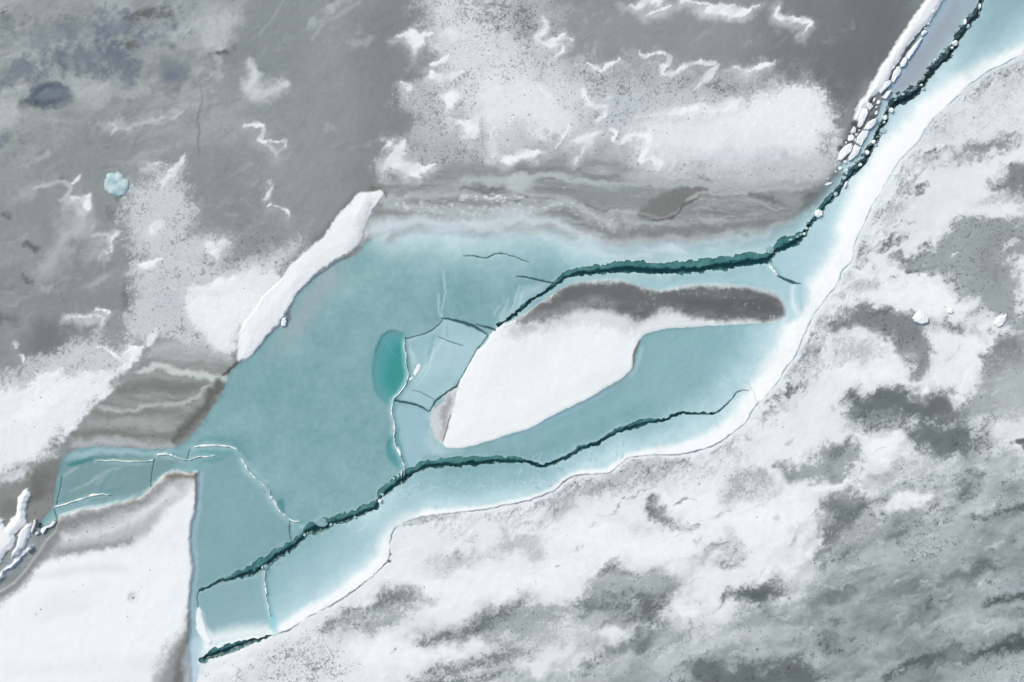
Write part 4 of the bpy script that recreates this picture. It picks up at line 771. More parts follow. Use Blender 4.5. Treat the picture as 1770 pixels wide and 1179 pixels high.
    streak([(545, 415, 6), (565, 395, 8), (590, 368, 8), (615, 338, 6)], (106, 109, 107), 7, .7, grain=3)
    streak([(486, 470, 8), (505, 448, 10), (530, 428, 8)], (110, 112, 110), 8, .6, grain=6)
    bank(NWBANK, 'long white snow bank with a crisp edge along the upper-left shore of the teal ice', h=.13, w={'f': 1.4, 'm': 1.8}, soft=3.2, edge=24)
    streak([(600, 380, 10), (560, 425, 12), (520, 462, 10)], (226, 228, 232), 9, .7); streak([(470, 530, 8), (440, 570, 12)], (229, 231, 235), 9, .6)
    streak([(640, 345, 4), (634, 372, 10), (628, 400, 14), (618, 420, 12), (604, 436, 6)], (196, 200, 205), 8, .8, spk=.7, grain=4)
    # -------- the north-east bank
    streak([(1500, 150, 18), (1480, 185, 18), (1466, 215, 20), (1455, 250, 18)], (150, 152, 158), 12, .6, grain=4)
    streak([(1520, 178, 8), (1545, 148, 12), (1570, 108, 12), (1600, 65, 12), (1625, 30, 10), (1645, -5, 10)], (164, 180, 200), 6, .6)
    streak([(1483, 178, 6), (1478, 205, 10), (1465, 240, 10), (1458, 268, 8)], (104, 104, 106), 4, .7, grain=2)
    bank(NEBANK, 'straight white snow bank along the north-east lead, lined with ice slabs', col=(228, 231, 236), h=.24)
    streak([(1601, 43, 1.5), (1588, 60, 3), (1573, 79, 2.6), (1564, 95, 2.2), (1556, 107, 2.6), (1545, 119, 3.4), (1538, 136, 3), (1530, 146, 2)], (66, 68, 72), 1.6, .9, w={'f': 1})  # shade of the gap behind the slab row, painted as a dark streak
    for x, y, rx, ry in [(1507, 173, 6, 5), (1512, 183, 4, 3), (1478, 214, 5, 6), (1484, 222, 6, 4), (1464, 243, 7, 4), (1453, 257, 6, 5), (1471, 236, 5, 5), (1508, 203, 6, 4)]: blob(x, y, rx, ry, -40, (74, 77, 80), .6, .85, w={'f': 1.5})  # shaded gaps among the heaped slabs, painted as dark spots
    # -------- heaped snow at the left edge
    L = lambda q: [(x / 4.717, 760 + y / 4.717) for x, y in q]
    streak([(6, 990, 12), (30, 968, 14), (52, 942, 12)], (150, 156, 180), 5, .7)
    bank(L([(0, 640), (30, 680), (55, 700), (90, 660), (130, 600), (140, 540), (150, 480), (175, 430), (210, 405), (240, 410), (250, 450), (240, 500), (215, 550), (212, 610), (222, 660), (215, 690), (170, 720), (130, 780), (125, 840), (80, 900), (20, 980), (0, 1010), (-400, 1300), (-400, 700)]),
         'tongue-shaped white snow bank at the left edge of the picture', h=.3)
    bank(L([(245, 684), (266, 700), (255, 750), (235, 835), (180, 900), (120, 955), (92, 950), (100, 905), (135, 865), (150, 800), (165, 740), (205, 700)]), 'lumpy white snow slab beside the tongue-shaped snow bank', col=(224, 227, 233), h=.26, edge=6)
    bank(L([(270, 862), (262, 890), (222, 925), (182, 955), (130, 1020), (105, 1045), (60, 1068), (42, 1095), (45, 1125), (0, 1150), (-200, 1300), (-200, 1230), (0, 1090), (60, 1040), (100, 1000), (150, 955), (200, 920), (240, 880)]), 'ragged narrow white ice ledge running along the left edge crack', col=(234, 236, 241), h=.34, edge=4)
    area([(340, 1054), (346, 1052), (351, 1070), (357, 1090), (366, 1108), (360, 1114), (349, 1104), (341, 1090), (339, 1070)], (240, 243, 246), 2, .95, lift=.08, w={'f': 1})
    s, d = shape([(340, 1054), (346, 1052), (351, 1070), (357, 1090), (366, 1108), (360, 1114), (349, 1104), (341, 1090), (339, 1070)], 2, {'f': 1})
    claim(s, d, 'snow_drift', 'small white snow wedge against the left side of the square teal block', 'snow drift', mat='snow')
    # thaw pools in the grey ice
    blob(82, 172, 40, 12, -8, (112, 120, 118), .7, .5); blob(45, 180, 16, 8, -10, (100, 104, 98), .7, .6)
    s, d = blob(87, 165, 36, 23, -3, (90, 101, 113), .16, .95, w={'f': 2, 'm': 2.2}); blob(80, 172, 24, 5, -6, (62, 76, 86), .7, .85, w={'f': 1, 'm': 4}, blotch=3); blob(92, 158, 24, 10, -6, (108, 120, 134), .6, .6, blotch=4)
    Z[s] -= .08 * ss(-d / 10); claim(s, d, 'melt_pool', 'dark oval blue-grey melt pool in the grey ice near the upper-left corner', 'melt pool', mat='ice')
    s, d = blob(298, 121, 24, 22, 0, (112, 121, 131), .45, .85, w={'f': 2, 'm': 6}, blotch=3); blob(296, 128, 14, 8, 10, (98, 108, 122), .7, .7, blotch=4)
    claim(s, d, 'melt_pool', 'faint round grey melt pool in the upper-left grey ice, right of the dark oval pool', 'melt pool', mat='ice')
    streak([(300, 170, 2), (290, 164, 6), (302, 152, 5)], (110, 116, 120), 4, .5)
    streak([(345, 140, 1.2), (351, 165, 1.6), (346, 190, 1.4), (342, 215, 1.8), (344, 240, 1.6), (346, 270, 1)], (104, 108, 108), 2.4, .75, w={'f': 2, 'm': 3})
    for p, l in ((POOLS[0], 'deep turquoise melt pool with a rounded left side, in the middle of the teal ice'), (POOLS[1], 'smaller dark teal pool below the deep turquoise one, beside the white seam')):
        s, d = shape(p, 2, {'f': .6}); Z[s] -= .05 * ss(-d / 6); claim(s, d, 'melt_pool', l, 'melt pool', mat='water')

POOLS = [[(699, 578), (688, 573), (677, 571), (664, 575), (655, 587), (649, 600), (644, 622), (642, 640), (644, 662), (650, 682), (660, 694), (674, 701), (680, 694), (693, 674), (703, 655), (705, 644), (701, 625), (699, 604)],
         [(690, 742), (682, 748), (674, 757), (667, 770), (668, 785), (676, 800), (690, 812), (698, 814), (698, 800), (690, 785), (683, 768)]]
PLATE_G = 'teal ice plates divided by cracks'
def claim_plates():
    whole = (slice(None), slice(None)); inside = TEAL < 0
    C = lambda pts, label, body='clear_ice': claim(*shape(pts, 2, {}, 0, sm=False), 'ice_plate', label, 'ice plate', PLATE_G, mat='teal', only=inside)
    claim(whole, TEAL, 'ice_plate', 'largest teal ice plate, below the long snow bank, holding the deep turquoise pool', 'ice plate', PLATE_G, mat='teal')
    lo = [p[:2] for p in LOCRACK]; up = [p[:2] for p in UPCRACK]
    i = [k for k, p in enumerate(lo) if p == (455, 974)][0]; j = [k for k, p in enumerate(lo) if p == (700, 822)][0]
    C(lo[i:j + 1] + [(694, 794), (683, 768), (682, 742), (677, 715), (684, 693), (710, 698), (742, 711), (770, 680), (795, 656), (823, 607)] + up + [(1950, -110), (1950, 60), (1770, 92)] + SESHORE[2:26] + SESHORE[26:-6] + [(467, 1100), (468, 1066), (461, 1034), (457, 1000)],
      'pale teal ice band along the whole southern shore and around the almond-shaped floe')
    D = len(OBJS) - 1; claim(whole, SHELF, 'snow_shelf', parent=D, mat='snow', only=(LAB == D))
    C([(700, 586), (725, 580), (745, 572), (765, 550), (790, 555), (815, 563), (838, 576), (844, 580), (823, 607), (795, 656), (770, 680), (742, 711), (710, 698), (684, 693), (694, 675), (703, 660), (706, 645), (702, 628)],
      'pale wedge of ice between the deep turquoise pool and the almond snow floe')
    C([(335, 773), (375, 770), (405, 775), (424, 803), (458, 840), (476, 870), (497, 894), (518, 902), (528, 918)] + lo[8:1:-1][::1] + [(330, 1022), (320, 900), (320, 812), (260, 842), (267, 794), (280, 787), (304, 790), (325, 795)],
      'teal ice plate on the right of the big white floe, above the lower dark crack')
    C(lo[2:i + 1] + [(457, 1000), (461, 1034), (468, 1066), (468, 1099), (430, 1111), (385, 1126), (352, 1141), (325, 1160), (320, 1100), (330, 1022)], 'small square teal ice block at the lower-left end of the dark crack')
    D = len(OBJS) - 1; claim(*shape([(348, 1110), (380, 1100), (420, 1093), (470, 1088), (470, 1100), (430, 1112), (380, 1122), (350, 1140)], 2, {'f': 1.5, 'm': 2}), 'frosted_edge', parent=D, mat='snow', only=(LAB == D))
    C([(97, 872), (106, 825), (104, 800), (130, 770), (266, 770), (267, 794), (262, 812), (260, 845), (215, 872), (150, 882), (97, 882)], 'streaky teal ice plate filling the left channel beside the silty shore')
    C([(97, 872), (98, 882), (100, 906), (70, 920), (66, 905), (90, 880)], 'tiny triangular ice plate with a white front edge at the left end of the channel')

DR = 'wind-blown snow drifts on the grey ice'
def build_drifts():
    def D(label, shapes, col=(240, 242, 245), soft=2.6, a=.95, halo=.5, h=.014, grain=1.0):
        k = None
        for q in shapes:
            closed = len(q[0]) == 2
            if not closed: q = [(a, b, w * .84) for a, b, w in q]
            wpt = {'f': 1.8, 'm': 3.2}
            if halo:
                q2 = [(p[0] - 5, p[1] + 6) + tuple(p[2:]) for p in q]
                s, d = shape(q2, 10, {'f': 3, 'm': 6}, grain * 2, closed=closed, pad=44, blotch=4, wisp=True)
                tint(s, ss(.5 - (d - 4) / 24) * min(1, halo * 1.5), (206, 211, 216))
            s, d = shape(q, soft * 2, wpt, grain, closed=closed, blotch=1.8)
            sv = soft * np.clip(1 + 1.1 * WARP['m'][0][s], .45, 2.6)
            m = ss(.5 - d / (2 * sv)) * a
            n = .5 + .5 * np.clip(fbm(14, 3, 91, -35, 2, x=X[s], y=Y[s]) + .7, 0, 1)
            tint(s, m * n, col, spk=0); Z[s] += h * ss(.5 - d / 8)
            if k is None: k = claim(s, d, 'snow_drift', label, 'snow drift', DR, mat='snow')
            else: LAB[s][d < 0] = k
    D('bright hooked drift right of the blue boulder, topping a speckled snow patch', [[(320, 270, 4), (313, 281, 10), (302, 294, 13), (291, 304, 13), (284, 318, 6)], [(256, 287, 2), (272, 285, 4), (288, 286, 4)]])
    D('small bright drift lying left of the blue ice boulder', [[(122, 341), (138, 340), (150, 334), (161, 331), (158, 348), (154, 362), (146, 358), (142, 349)]])
    D('slim white drift left of the big speckled snow patch, pointing to upper right', [[(208, 401, 7), (200, 410, 8), (194, 424, 4), (186, 438, 2)]])
    D('narrow drift inside the upper part of the western speckled snow patch', [[(238, 457), (255, 452), (272, 444), (281, 445), (274, 454), (260, 464), (244, 463)]])
    D('rounded white drift on the grey ice left of the long snow bank', [[(354, 428), (362, 421), (374, 424), (378, 414), (388, 413), (398, 423), (386, 431), (376, 446), (366, 437)]])
    D('thin forked drift on dark ice, west of the speckled snow patch', [[(120, 547, 1.5), (146, 545, 4), (168, 546, 4), (178, 552, 3), (176, 562, 1.5)], [(160, 538, 3), (176, 535, 6), (187, 539, 5), (186, 546, 3)]])
    D('tiny white drift on the dark ice at the left edge, upper of two', [[(23, 597), (27, 590), (32, 592), (28, 600)]], halo=.15)
    D('tiny white drift on the dark ice at the left edge, lower of two', [[(33, 613), (40, 613), (42, 618), (39, 625), (36, 617)]], halo=.15)
    D('faded cloudy drift above the white zigzag drift in the middle of the grey ice', [[(438, 106, 10), (440, 125, 14), (436, 142, 12), (434, 152, 6)], [(445, 158, 3), (470, 156, 7), (484, 150, 10), (494, 147, 8)]], col=(206, 211, 214), soft=6, a=.8)
    D('white zigzag drift in the middle of the left grey ice', [[(423, 218, 3), (438, 219, 9), (452, 218, 10), (456, 224, 8), (450, 236, 8), (447, 244, 7), (462, 250, 5), (474, 256, 5), (480, 264, 4), (475, 271, 2)], [(466, 244, 5), (480, 242, 5), (493, 242, 10), (494, 252, 5), (490, 258, 3)]], halo=.15)
    D('smallest of three white specks of drift strung below the zigzag drift', [[(462, 314, 3), (466, 312, 6), (467, 318, 3)]], halo=.15)
    D('short slanted drift below the zigzag drift, second in its string', [[(473, 326, 4), (469, 336, 7), (462, 344, 5), (456, 348, 2)]], halo=.15)
    D('hooked thin drift below the zigzag drift, lowest in its string', [[(462, 358, 1.5), (478, 359, 2.5), (491, 363, 4), (499, 369, 9), (500, 376, 5)]], halo=.15)
    D('white drift with a pointed tail at the upper west corner of the northern snow', [[(680, 63), (694, 59), (702, 53), (718, 53), (730, 57), (748, 58), (735, 65), (730, 76), (722, 84), (718, 102), (714, 92), (712, 80), (704, 74), (700, 66)]])
    D('soft double drift with a blue tint east of the corner drift', [[(765, 60), (778, 52), (795, 56), (805, 62), (796, 68), (785, 72), (776, 67)]], col=(228, 233, 238), soft=4)
    D('wispy drift under the corner drift, upper of a pair', [[(740, 110), (752, 104), (764, 96), (776, 90), (768, 106), (752, 114)]], soft=4, a=.85)
    D('wing-shaped wispy drift under the corner drift, lower of a pair', [[(736, 135), (744, 122), (752, 130), (770, 130), (800, 124), (780, 139), (756, 144)]], soft=4, a=.85)
    D('small drift at the ragged west edge of the northern snow', [[(692, 138), (705, 140), (714, 148), (708, 162), (700, 152)]])
    D('ragged drift inside the northern snow, above the scallop-shaped one', [[(764, 166), (778, 161), (800, 163), (790, 174), (776, 190), (770, 176)]], soft=4)
    D('scallop-shaped broad drift inside the northern snow', [[(782, 208), (800, 212), (816, 207), (836, 198), (826, 216), (824, 234), (814, 243), (804, 236), (800, 220)]], soft=5)
    D('large white drift at the lower west corner of the northern snow, above the bank', [[(664, 298), (668, 280), (678, 262), (692, 248), (700, 240), (706, 254), (700, 268), (710, 282), (732, 285), (752, 280), (742, 290), (726, 300), (722, 308), (706, 307), (690, 292), (678, 288), (668, 300)], [(660, 254, 3), (668, 248, 7), (682, 244, 5)]])
    D('squiggling white drift near the top, by dark speckled ice', [[(936, 24, 3), (940, 34, 8), (948, 46, 10), (938, 58, 12), (928, 64, 9), (938, 74, 8), (956, 68, 10), (974, 64, 10), (990, 68, 6)], [(938, 76, 4), (958, 77, 6), (974, 80, 5), (968, 92, 5), (957, 100, 3)]])
    D('V-shaped white drift on the speckled northern snow', [[(1014, 107, 4), (1026, 115, 8), (1040, 119, 9), (1054, 110, 7), (1072, 99, 4)]])
    D('ragged drift cut by the top edge of the picture', [[(1083, 9), (1100, 8), (1118, -4), (1146, -8), (1142, 7), (1124, 7), (1106, 14)], [(1122, 24, 4), (1132, 18, 4), (1160, 12, 2)]])
    D('broad white lens of drift near the top edge', [[(1180, 3, 4), (1220, 5, 8), (1230, 8, 6)], [(1220, 20), (1224, 10), (1240, 6), (1262, 10), (1290, 14), (1312, 9), (1296, 20), (1280, 27), (1250, 26)]])
    D('long white zigzag drift ending in a hook, right of the V-shaped drift', [[(1103, 84, 5), (1108, 94, 8), (1130, 95, 5), (1150, 92, 9), (1156, 98, 8), (1150, 112, 7), (1144, 124, 8), (1165, 126, 8), (1182, 119, 9), (1196, 110, 11), (1216, 108, 12), (1236, 114, 11), (1226, 130, 13), (1214, 144, 8), (1202, 157, 3)]], halo=.25)
    D('low white drift alone on the grey ice, pointing right', [[(1270, 117, 3), (1290, 120, 9), (1312, 118, 8), (1326, 112, 8), (1338, 106, 4)]])
    D('Z-shaped soft drift on the darkest grey ice near the top right', [[(1346, 14, 8), (1346, 26, 11), (1358, 33, 13), (1380, 36, 12), (1400, 40, 12), (1396, 50, 7), (1386, 60, 3)]], halo=.45)
    D('small curl of drift on the bright northern snow', [[(931, 154, 3), (942, 161, 6), (953, 165, 5), (952, 171, 2)]], halo=.1)
    D('lightning-shaped drift in the middle of the northern snow', [[(1008, 156, 6), (1011, 168, 9), (1022, 179, 10), (1040, 184, 10), (1052, 185, 8), (1046, 198, 6), (1036, 209, 2)], [(1048, 172, 3), (1058, 169, 4)]], halo=.2)
    D('longest white drift, a crest along the top of the rounded snow lobe', [[(1122, 205), (1148, 193), (1172, 183), (1200, 184), (1232, 183), (1258, 175), (1284, 171), (1274, 190), (1232, 198), (1172, 198)]], soft=6, halo=.2)
    D('thin straight drift stroke below the lightning-shaped drift', [[(983, 219, 4), (974, 236, 4), (963, 253, 2)]], halo=.1)
    D('forked drift reaching down onto the banded silty ice', [[(984, 244), (1004, 239), (1026, 232), (1040, 225), (1030, 242), (1018, 252), (1002, 252)], [(1016, 254, 4), (1006, 268, 4), (996, 282, 5)]], soft=4)
    D('largest zigzag drift, hanging off the snow onto the banded silty ice', [[(1055, 223, 6), (1064, 230, 10), (1060, 241, 10), (1072, 247, 9), (1086, 243, 8), (1100, 236, 9), (1120, 236, 13), (1122, 250, 12), (1112, 264, 13), (1106, 278, 12)], [(1108, 280, 8), (1122, 274, 10), (1140, 278, 14), (1140, 290, 8)]], halo=.2)
    D('flat ragged drift along the southern edge of the northern snow', [[(862, 276), (884, 267), (902, 260), (922, 264), (942, 262), (926, 272), (906, 277), (884, 283)]], soft=4)
    D('upright fading drift just left of the flat ragged one', [[(846, 224, 6), (850, 240, 12), (856, 258, 16), (850, 268, 8)]], col=(228, 231, 235), soft=5, a=.8)
    D('small drift in the throat of the western speckled snow', [[(256, 396), (270, 383), (284, 386), (276, 400), (264, 410)]], soft=4, col=(230, 233, 236))
    D('crescent drift crowning the snow field beside the silty left shore', [[(168, 600, 3), (184, 601, 7), (200, 612, 10), (212, 622, 8)], [(212, 622), (216, 606), (232, 598), (246, 600), (238, 616), (226, 632), (214, 640)]], halo=.1)
    D('feathery drift at the far-left snow edge', [[(50, 663, 3), (64, 664, 6), (72, 672, 6), (64, 684, 4)], [(76, 650, 5), (90, 646, 8), (102, 642, 6)]], halo=.1)
    D('white drift bulging from the western snow toward the long snow bank', [[(322, 499), (344, 496), (372, 486), (398, 477), (412, 477), (404, 492), (376, 500), (348, 506)]], soft=7, halo=.1)
    # on the southern snow
    D('slim white drift on the grey bay right of the shore, left of two', [[(1641, 444, 3), (1650, 440, 7), (1657, 434, 4)]], halo=.1)
    D('slim white drift on the grey bay at the right edge', [[(1730, 434, 3), (1738, 424, 10), (1750, 415, 11), (1756, 413, 5)]], halo=.2)
    D('pointed white drift above the dark patch on the right', [[(1586, 680), (1596, 670), (1600, 664), (1608, 676), (1602, 683)]], halo=.2, soft=4)
    D('arrow-like white drift pointing down between dark patches on the right', [[(1672, 640, 8), (1664, 660, 9), (1656, 680, 8), (1648, 700, 4)]], halo=.1, soft=4)
    D('white blade of drift in the lower right scoured ice', [[(1556, 862), (1580, 858), (1614, 857), (1600, 868), (1574, 880), (1548, 882)]], halo=.2, soft=4)
    D('small pale oval drift on the scoured ice at the bottom centre', [[(1178, 1062), (1192, 1057), (1210, 1058), (1204, 1067), (1188, 1070)]], halo=.15, soft=4)
    D('white drift cut by the bottom edge beside dark ice', [[(918, 1150), (930, 1142), (946, 1146), (950, 1158), (938, 1176), (924, 1172)], [(885, 1158, 3), (905, 1150, 5), (922, 1146, 5)]], halo=.2, soft=4, col=(226, 229, 232))
    D('long bright spit of drift at the lower left of the southern snow', [[(770, 1142, 4), (790, 1138, 6), (804, 1133, 10), (806, 1138, 5)]], halo=.1, soft=4)
    D('triangular bright drift on the edge of the grey scoured ice at right', [[(1396, 960, 6), (1408, 942, 9), (1420, 931, 6)]], halo=.1, soft=3)
    D('small hooked white drift at the right end of the ridge above the dark scour', [[(1488, 845, 4), (1500, 846, 6), (1496, 858, 6)]], halo=.1, soft=3)
    D('low white ridge of drift above the dark scour on the right', [[(1410, 850, 4), (1440, 842, 7), (1455, 838, 7)]], halo=.1, soft=3)

def build_cracks():
    """open water: the void between the plates, plus the submerged ledge of ice at its northern side"""
    global CRK, CORE, WZ
    CRK = np.full((H, W), 60, np.float32); CORE = CRK.copy()
    for k, (pts, dx, dy) in enumerate(((UPCRACK, 1.8, 4.6), (LOCRACK, 1.8, 4.2), (BOCRACK, .5, .5))):
        q = [(x, y, w * 1.0) for x, y, w in pts]
        sl = window(q, 60); x, y = warped(sl, {'f': 1.6, 'm': .8})
        q = [(a, b, w * .93) for a, b, w in q if w > 2.6]
        th = fbm(10, 2, 96, rough=.7, x=x, y=y); th = th + .5 * np.sign(fbm(13, 2, 98, x=x, y=y))
        wid = line_sd(q, x, y); wd = np.interp(X[sl][0], [p[0] for p in sorted(q)], [p[2] for p in sorted(q)])[None, :]
        wid = wid + np.clip(wd / 14, .35, 1.3) * (.4 * GRAIN2[sl] + 1.5 * th)
        CRK[sl] = np.minimum(CRK[sl], wid)
        x, y = warped(sl, {'f': 1.8, 'm': 1.5})
        c = [(a + dx * min(w / 20, 1), b + dy * min(w / 18, 1), w * (.4 if w > 8 else .8)) for a, b, w in pts]
        CORE[sl] = np.minimum(CORE[sl], line_sd(c, x, y))
    # hairline cracks frozen shut with dark ice, their shadow painted in with it
    for p in [WEDGE, WEDGE2] + HAIRS + [[p for p in LOCRACK if p[0] > 1195], [p for p in LOCRACK if p[0] < 350][::1]]:
        streak([(x, y, w * .9 if w > 2.6 else w * .75) for x, y, w in p], (12, 46, 51), 1.0, .92, w={'f': .8}, lift=-.03)
        streak([(x + .5, y + 2, w) for x, y, w in p], (196, 218, 224), 1.6, .25, w={'f': .8})
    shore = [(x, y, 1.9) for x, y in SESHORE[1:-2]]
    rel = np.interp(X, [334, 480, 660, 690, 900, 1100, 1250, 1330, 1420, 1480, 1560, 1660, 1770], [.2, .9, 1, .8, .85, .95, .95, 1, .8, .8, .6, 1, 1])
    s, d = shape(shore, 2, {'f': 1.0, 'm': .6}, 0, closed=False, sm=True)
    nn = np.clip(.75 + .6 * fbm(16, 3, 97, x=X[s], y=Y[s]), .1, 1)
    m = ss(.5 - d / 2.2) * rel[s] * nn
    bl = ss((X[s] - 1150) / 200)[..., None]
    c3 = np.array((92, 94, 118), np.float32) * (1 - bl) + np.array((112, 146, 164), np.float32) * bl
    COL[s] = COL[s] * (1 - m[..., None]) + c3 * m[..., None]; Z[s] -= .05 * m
    blob(673, 970, 3, 2.4, 0, (70, 72, 80), .6, .9, w={}); blob(675, 958, 2, 2, 0, (90, 92, 98), .6, .8, w={})
    # thin pale rims where the plates rub on each other
    rim = ss(1 - np.abs(CRK - 2.5) / 2.6) * .16
    tint((slice(None), slice(None)), rim, (206, 226, 230))
    s, d = shape([(x - 1, y - w * .5 - 2, 5) for x, y, w in BOCRACK[1:]], 4, {'f': 2}, 0, closed=False); tint(s, ss(.5 - d / 6) * .9, (246, 248, 250))
    s, d = shape([(x + 1, y + w * .5 + 2, 4) for x, y, w in BOCRACK[1:]], 4, {'f': 1.5}, 0, closed=False); tint(s, ss(.5 - d / 6) * .8, (238, 241, 244))
    LAB[CRK < 0] = -1
    n = fbm(14, 4, 99, rough=.65)
    WC = np.zeros((H, W, 3), np.float32) + np.array((76, 126, 126), np.float32) + (n * 12)[..., None]
    m = ss(.5 - CORE / 5)[..., None]
    WC = WC * (1 - m) + np.array((12, 54, 59), np.float32) * m
    tail = ss((X - 1400) / 140)[..., None] * .8
    WC = WC * (1 - tail) + tail * (np.array((58, 76, 79), np.float32) * (1 - m) + np.array((20, 34, 36), np.float32) * m)
    WZ = -.12 - .14 * ss(.5 - CORE / 5) + .03 * n
    return WC

def stipple():
    """wind-blown grit and bare ice showing through the thin snow"""
    a = fbm(3.7, 2, 151); b = fbm(11, 3, 152, -20, 1.4); big = fbm(46, 4, 153, -20, 1.6)
    s = np.clip((a * .95 + b * .6 + big * .45 + (SPK - .9) * 2.3) * 1.7, 0, 1) * ss(SPK * 5)
    COL[:] *= (1 - .2 * s)[..., None]

OBJS[0] = dict(name='lake_ice', kind='structure', mat='ice', parent=None, label=None, cat=None, group=None)
build_fields()
build_southeast()
claim((slice(None), slice(None)), SE_SD, 'snow_field', kind='structure', mat='snow')
build_pond()
claim_plates()
build_drifts()
build_raised()
stipple()
WCOL = build_cracks()
# ---------------------------------------------------------------- materials
def s2l(c): c = np.clip(np.asarray(c, float) / 255, 0, 1); return np.where(c < .04045, c / 12.92, ((c + .055) / 1.055) ** 2.4)
def albedo(c): return np.clip(s2l(c) * ALB, .003, .93)

def material(name, rough=.8, bump=.3, bump_scale=4, var=.06, spec=.3, specks=True):
    m = bpy.data.materials.new(name); m.use_nodes = True; t = m.node_tree; N = t.nodes; Lk = t.links.new
    bsdf = N['Principled BSDF']; bsdf.inputs['Roughness'].default_value = rough; bsdf.inputs['Specular IOR Level'].default_value = spec
    def nd(kind, **k):
        n = N.new(kind)
        for a, b in k.items():
            if a in n.inputs: n.inputs[a].default_value = b
            else: setattr(n, a, b)
        return n
    def mth(op, a, b=None, c=False):
        n = N.new('ShaderNodeMath'); n.operation = op; n.use_clamp = c
        for i, v in enumerate((a, b)):
            if v is None: continue
            if isinstance(v, (int, float)): n.inputs[i].default_value = v
            else: Lk(v, n.inputs[i])
        return n.outputs[0]
    att = N.new('ShaderNodeAttribute'); att.attribute_name = 'Col'
    geo = N.new('ShaderNodeNewGeometry'); pos = geo.outputs['Position']
    def noise(sc, det=3, ro=.6):
        n = nd('ShaderNodeTexNoise', Scale=sc, Detail=det, Roughness=ro); Lk(pos, n.inputs['Vector']); return n.outputs['Fac']
    v = mth('ADD', mth('MULTIPLY', mth('SUBTRACT', noise(2.2, 6, .7), .5), var * 2), mth('ADD', mth('MULTIPLY', mth('SUBTRACT', noise(11, 3), .5), var * 1.8), mth('MULTIPLY', mth('SUBTRACT', noise(27, 2), .5), var * 1.8)))
    val = mth('ADD', v, 1.0)
    mix = nd('ShaderNodeVectorMath', operation='SCALE'); Lk(att.outputs['Color'], mix.inputs[0]); Lk(val, mix.inputs['Scale'])
    col = mix.outputs[0]
    if specks:
        sp = N.new('ShaderNodeAttribute'); sp.attribute_name = 'grains'
        warp = nd('ShaderNodeTexNoise', Scale=9.0, Detail=2.0); Lk(pos, warp.inputs['Vector'])
        wv = nd('ShaderNodeVectorMath', operation='MULTIPLY_ADD'); Lk(warp.outputs['Color'], wv.inputs[0]); wv.inputs[1].default_value = (.16, .16, 0); Lk(pos, wv.inputs[2])
        clump = noise(.55, 4, .65)
        # grit: a fine noise cut off by how much of it lies here
        grit = mth('ADD', mth('ADD', mth('MULTIPLY', mth('SUBTRACT', noise(8.5, 2, .6), .5), 1.5), mth('MULTIPLY', mth('SUBTRACT', noise(2.6, 2), .5), .7)), mth('MULTIPLY', mth('SUBTRACT', clump, .5), .7))
        gk = mth('MULTIPLY', mth('ADD', grit, mth('MULTIPLY', mth('SUBTRACT', sp.outputs['Fac'], .85), .62)), 5.5, True)
        tot = mth('MULTIPLY', mth('MULTIPLY', gk, mth('MULTIPLY', sp.outputs['Fac'], 5, True)), .62)
        for sc, amt, dens in ((5.2, .6, .5), (3.2, .5, .2)):
            vo = nd('ShaderNodeTexVoronoi', Scale=sc); Lk(wv.outputs[0], vo.inputs['Vector'])
            sep = N.new('ShaderNodeSeparateColor'); Lk(vo.outputs['Color'], sep.inputs[0])
            rad = mth('ADD', mth('MULTIPLY', sep.outputs[1], .3), .14)
            dot = mth('MULTIPLY', mth('SUBTRACT', rad, vo.outputs['Distance']), 9, True)
            den = mth('MULTIPLY', sp.outputs['Fac'], mth('MULTIPLY', mth('MULTIPLY', mth('SUBTRACT', clump, .22), 1.8, True), dens))
            on = mth('LESS_THAN', sep.outputs[0], den)
            k = mth('MULTIPLY', mth('MULTIPLY', dot, on), amt)
            tot = mth('MAXIMUM', tot, k)
        mc = nd('ShaderNodeMix', data_type='RGBA'); Lk(tot, mc.inputs[0]); Lk(col, mc.inputs[6]); mc.inputs[7].default_value = (*albedo((70, 73, 76)), 1)
        col = mc.outputs[2]
    Lk(col, bsdf.inputs['Base Color'])
    if bump:
        h = mth('ADD', noise(bump_scale, 5, .65), mth('MULTIPLY', noise(bump_scale * .22, 3), 1.5))
        b = nd('ShaderNodeBump', Strength=bump, Distance=.06); Lk(h, b.inputs['Height']); Lk(b.outputs[0], bsdf.inputs['Normal'])
    return m

MAT = {'ice': material('grey_ice', .55, .22, 5, .1, .3), 'snow': material('packed_snow', .9, .25, 3.5, .03, .2), 'teal': material('clear_ice', .35, .06, 2.5, .07, .35, False),
       'water': material('deep_clear_ice', .25, .02, 2, .02, .35, False), 'lead': material('open_water', .2, .12, 6, .12, .3, False), 'block': material('broken_ice', .6, .5, 6, .05, .3, False)}

def wx(x): return (x - 885) / 20
def wy(y): return (589.5 - y) / 20

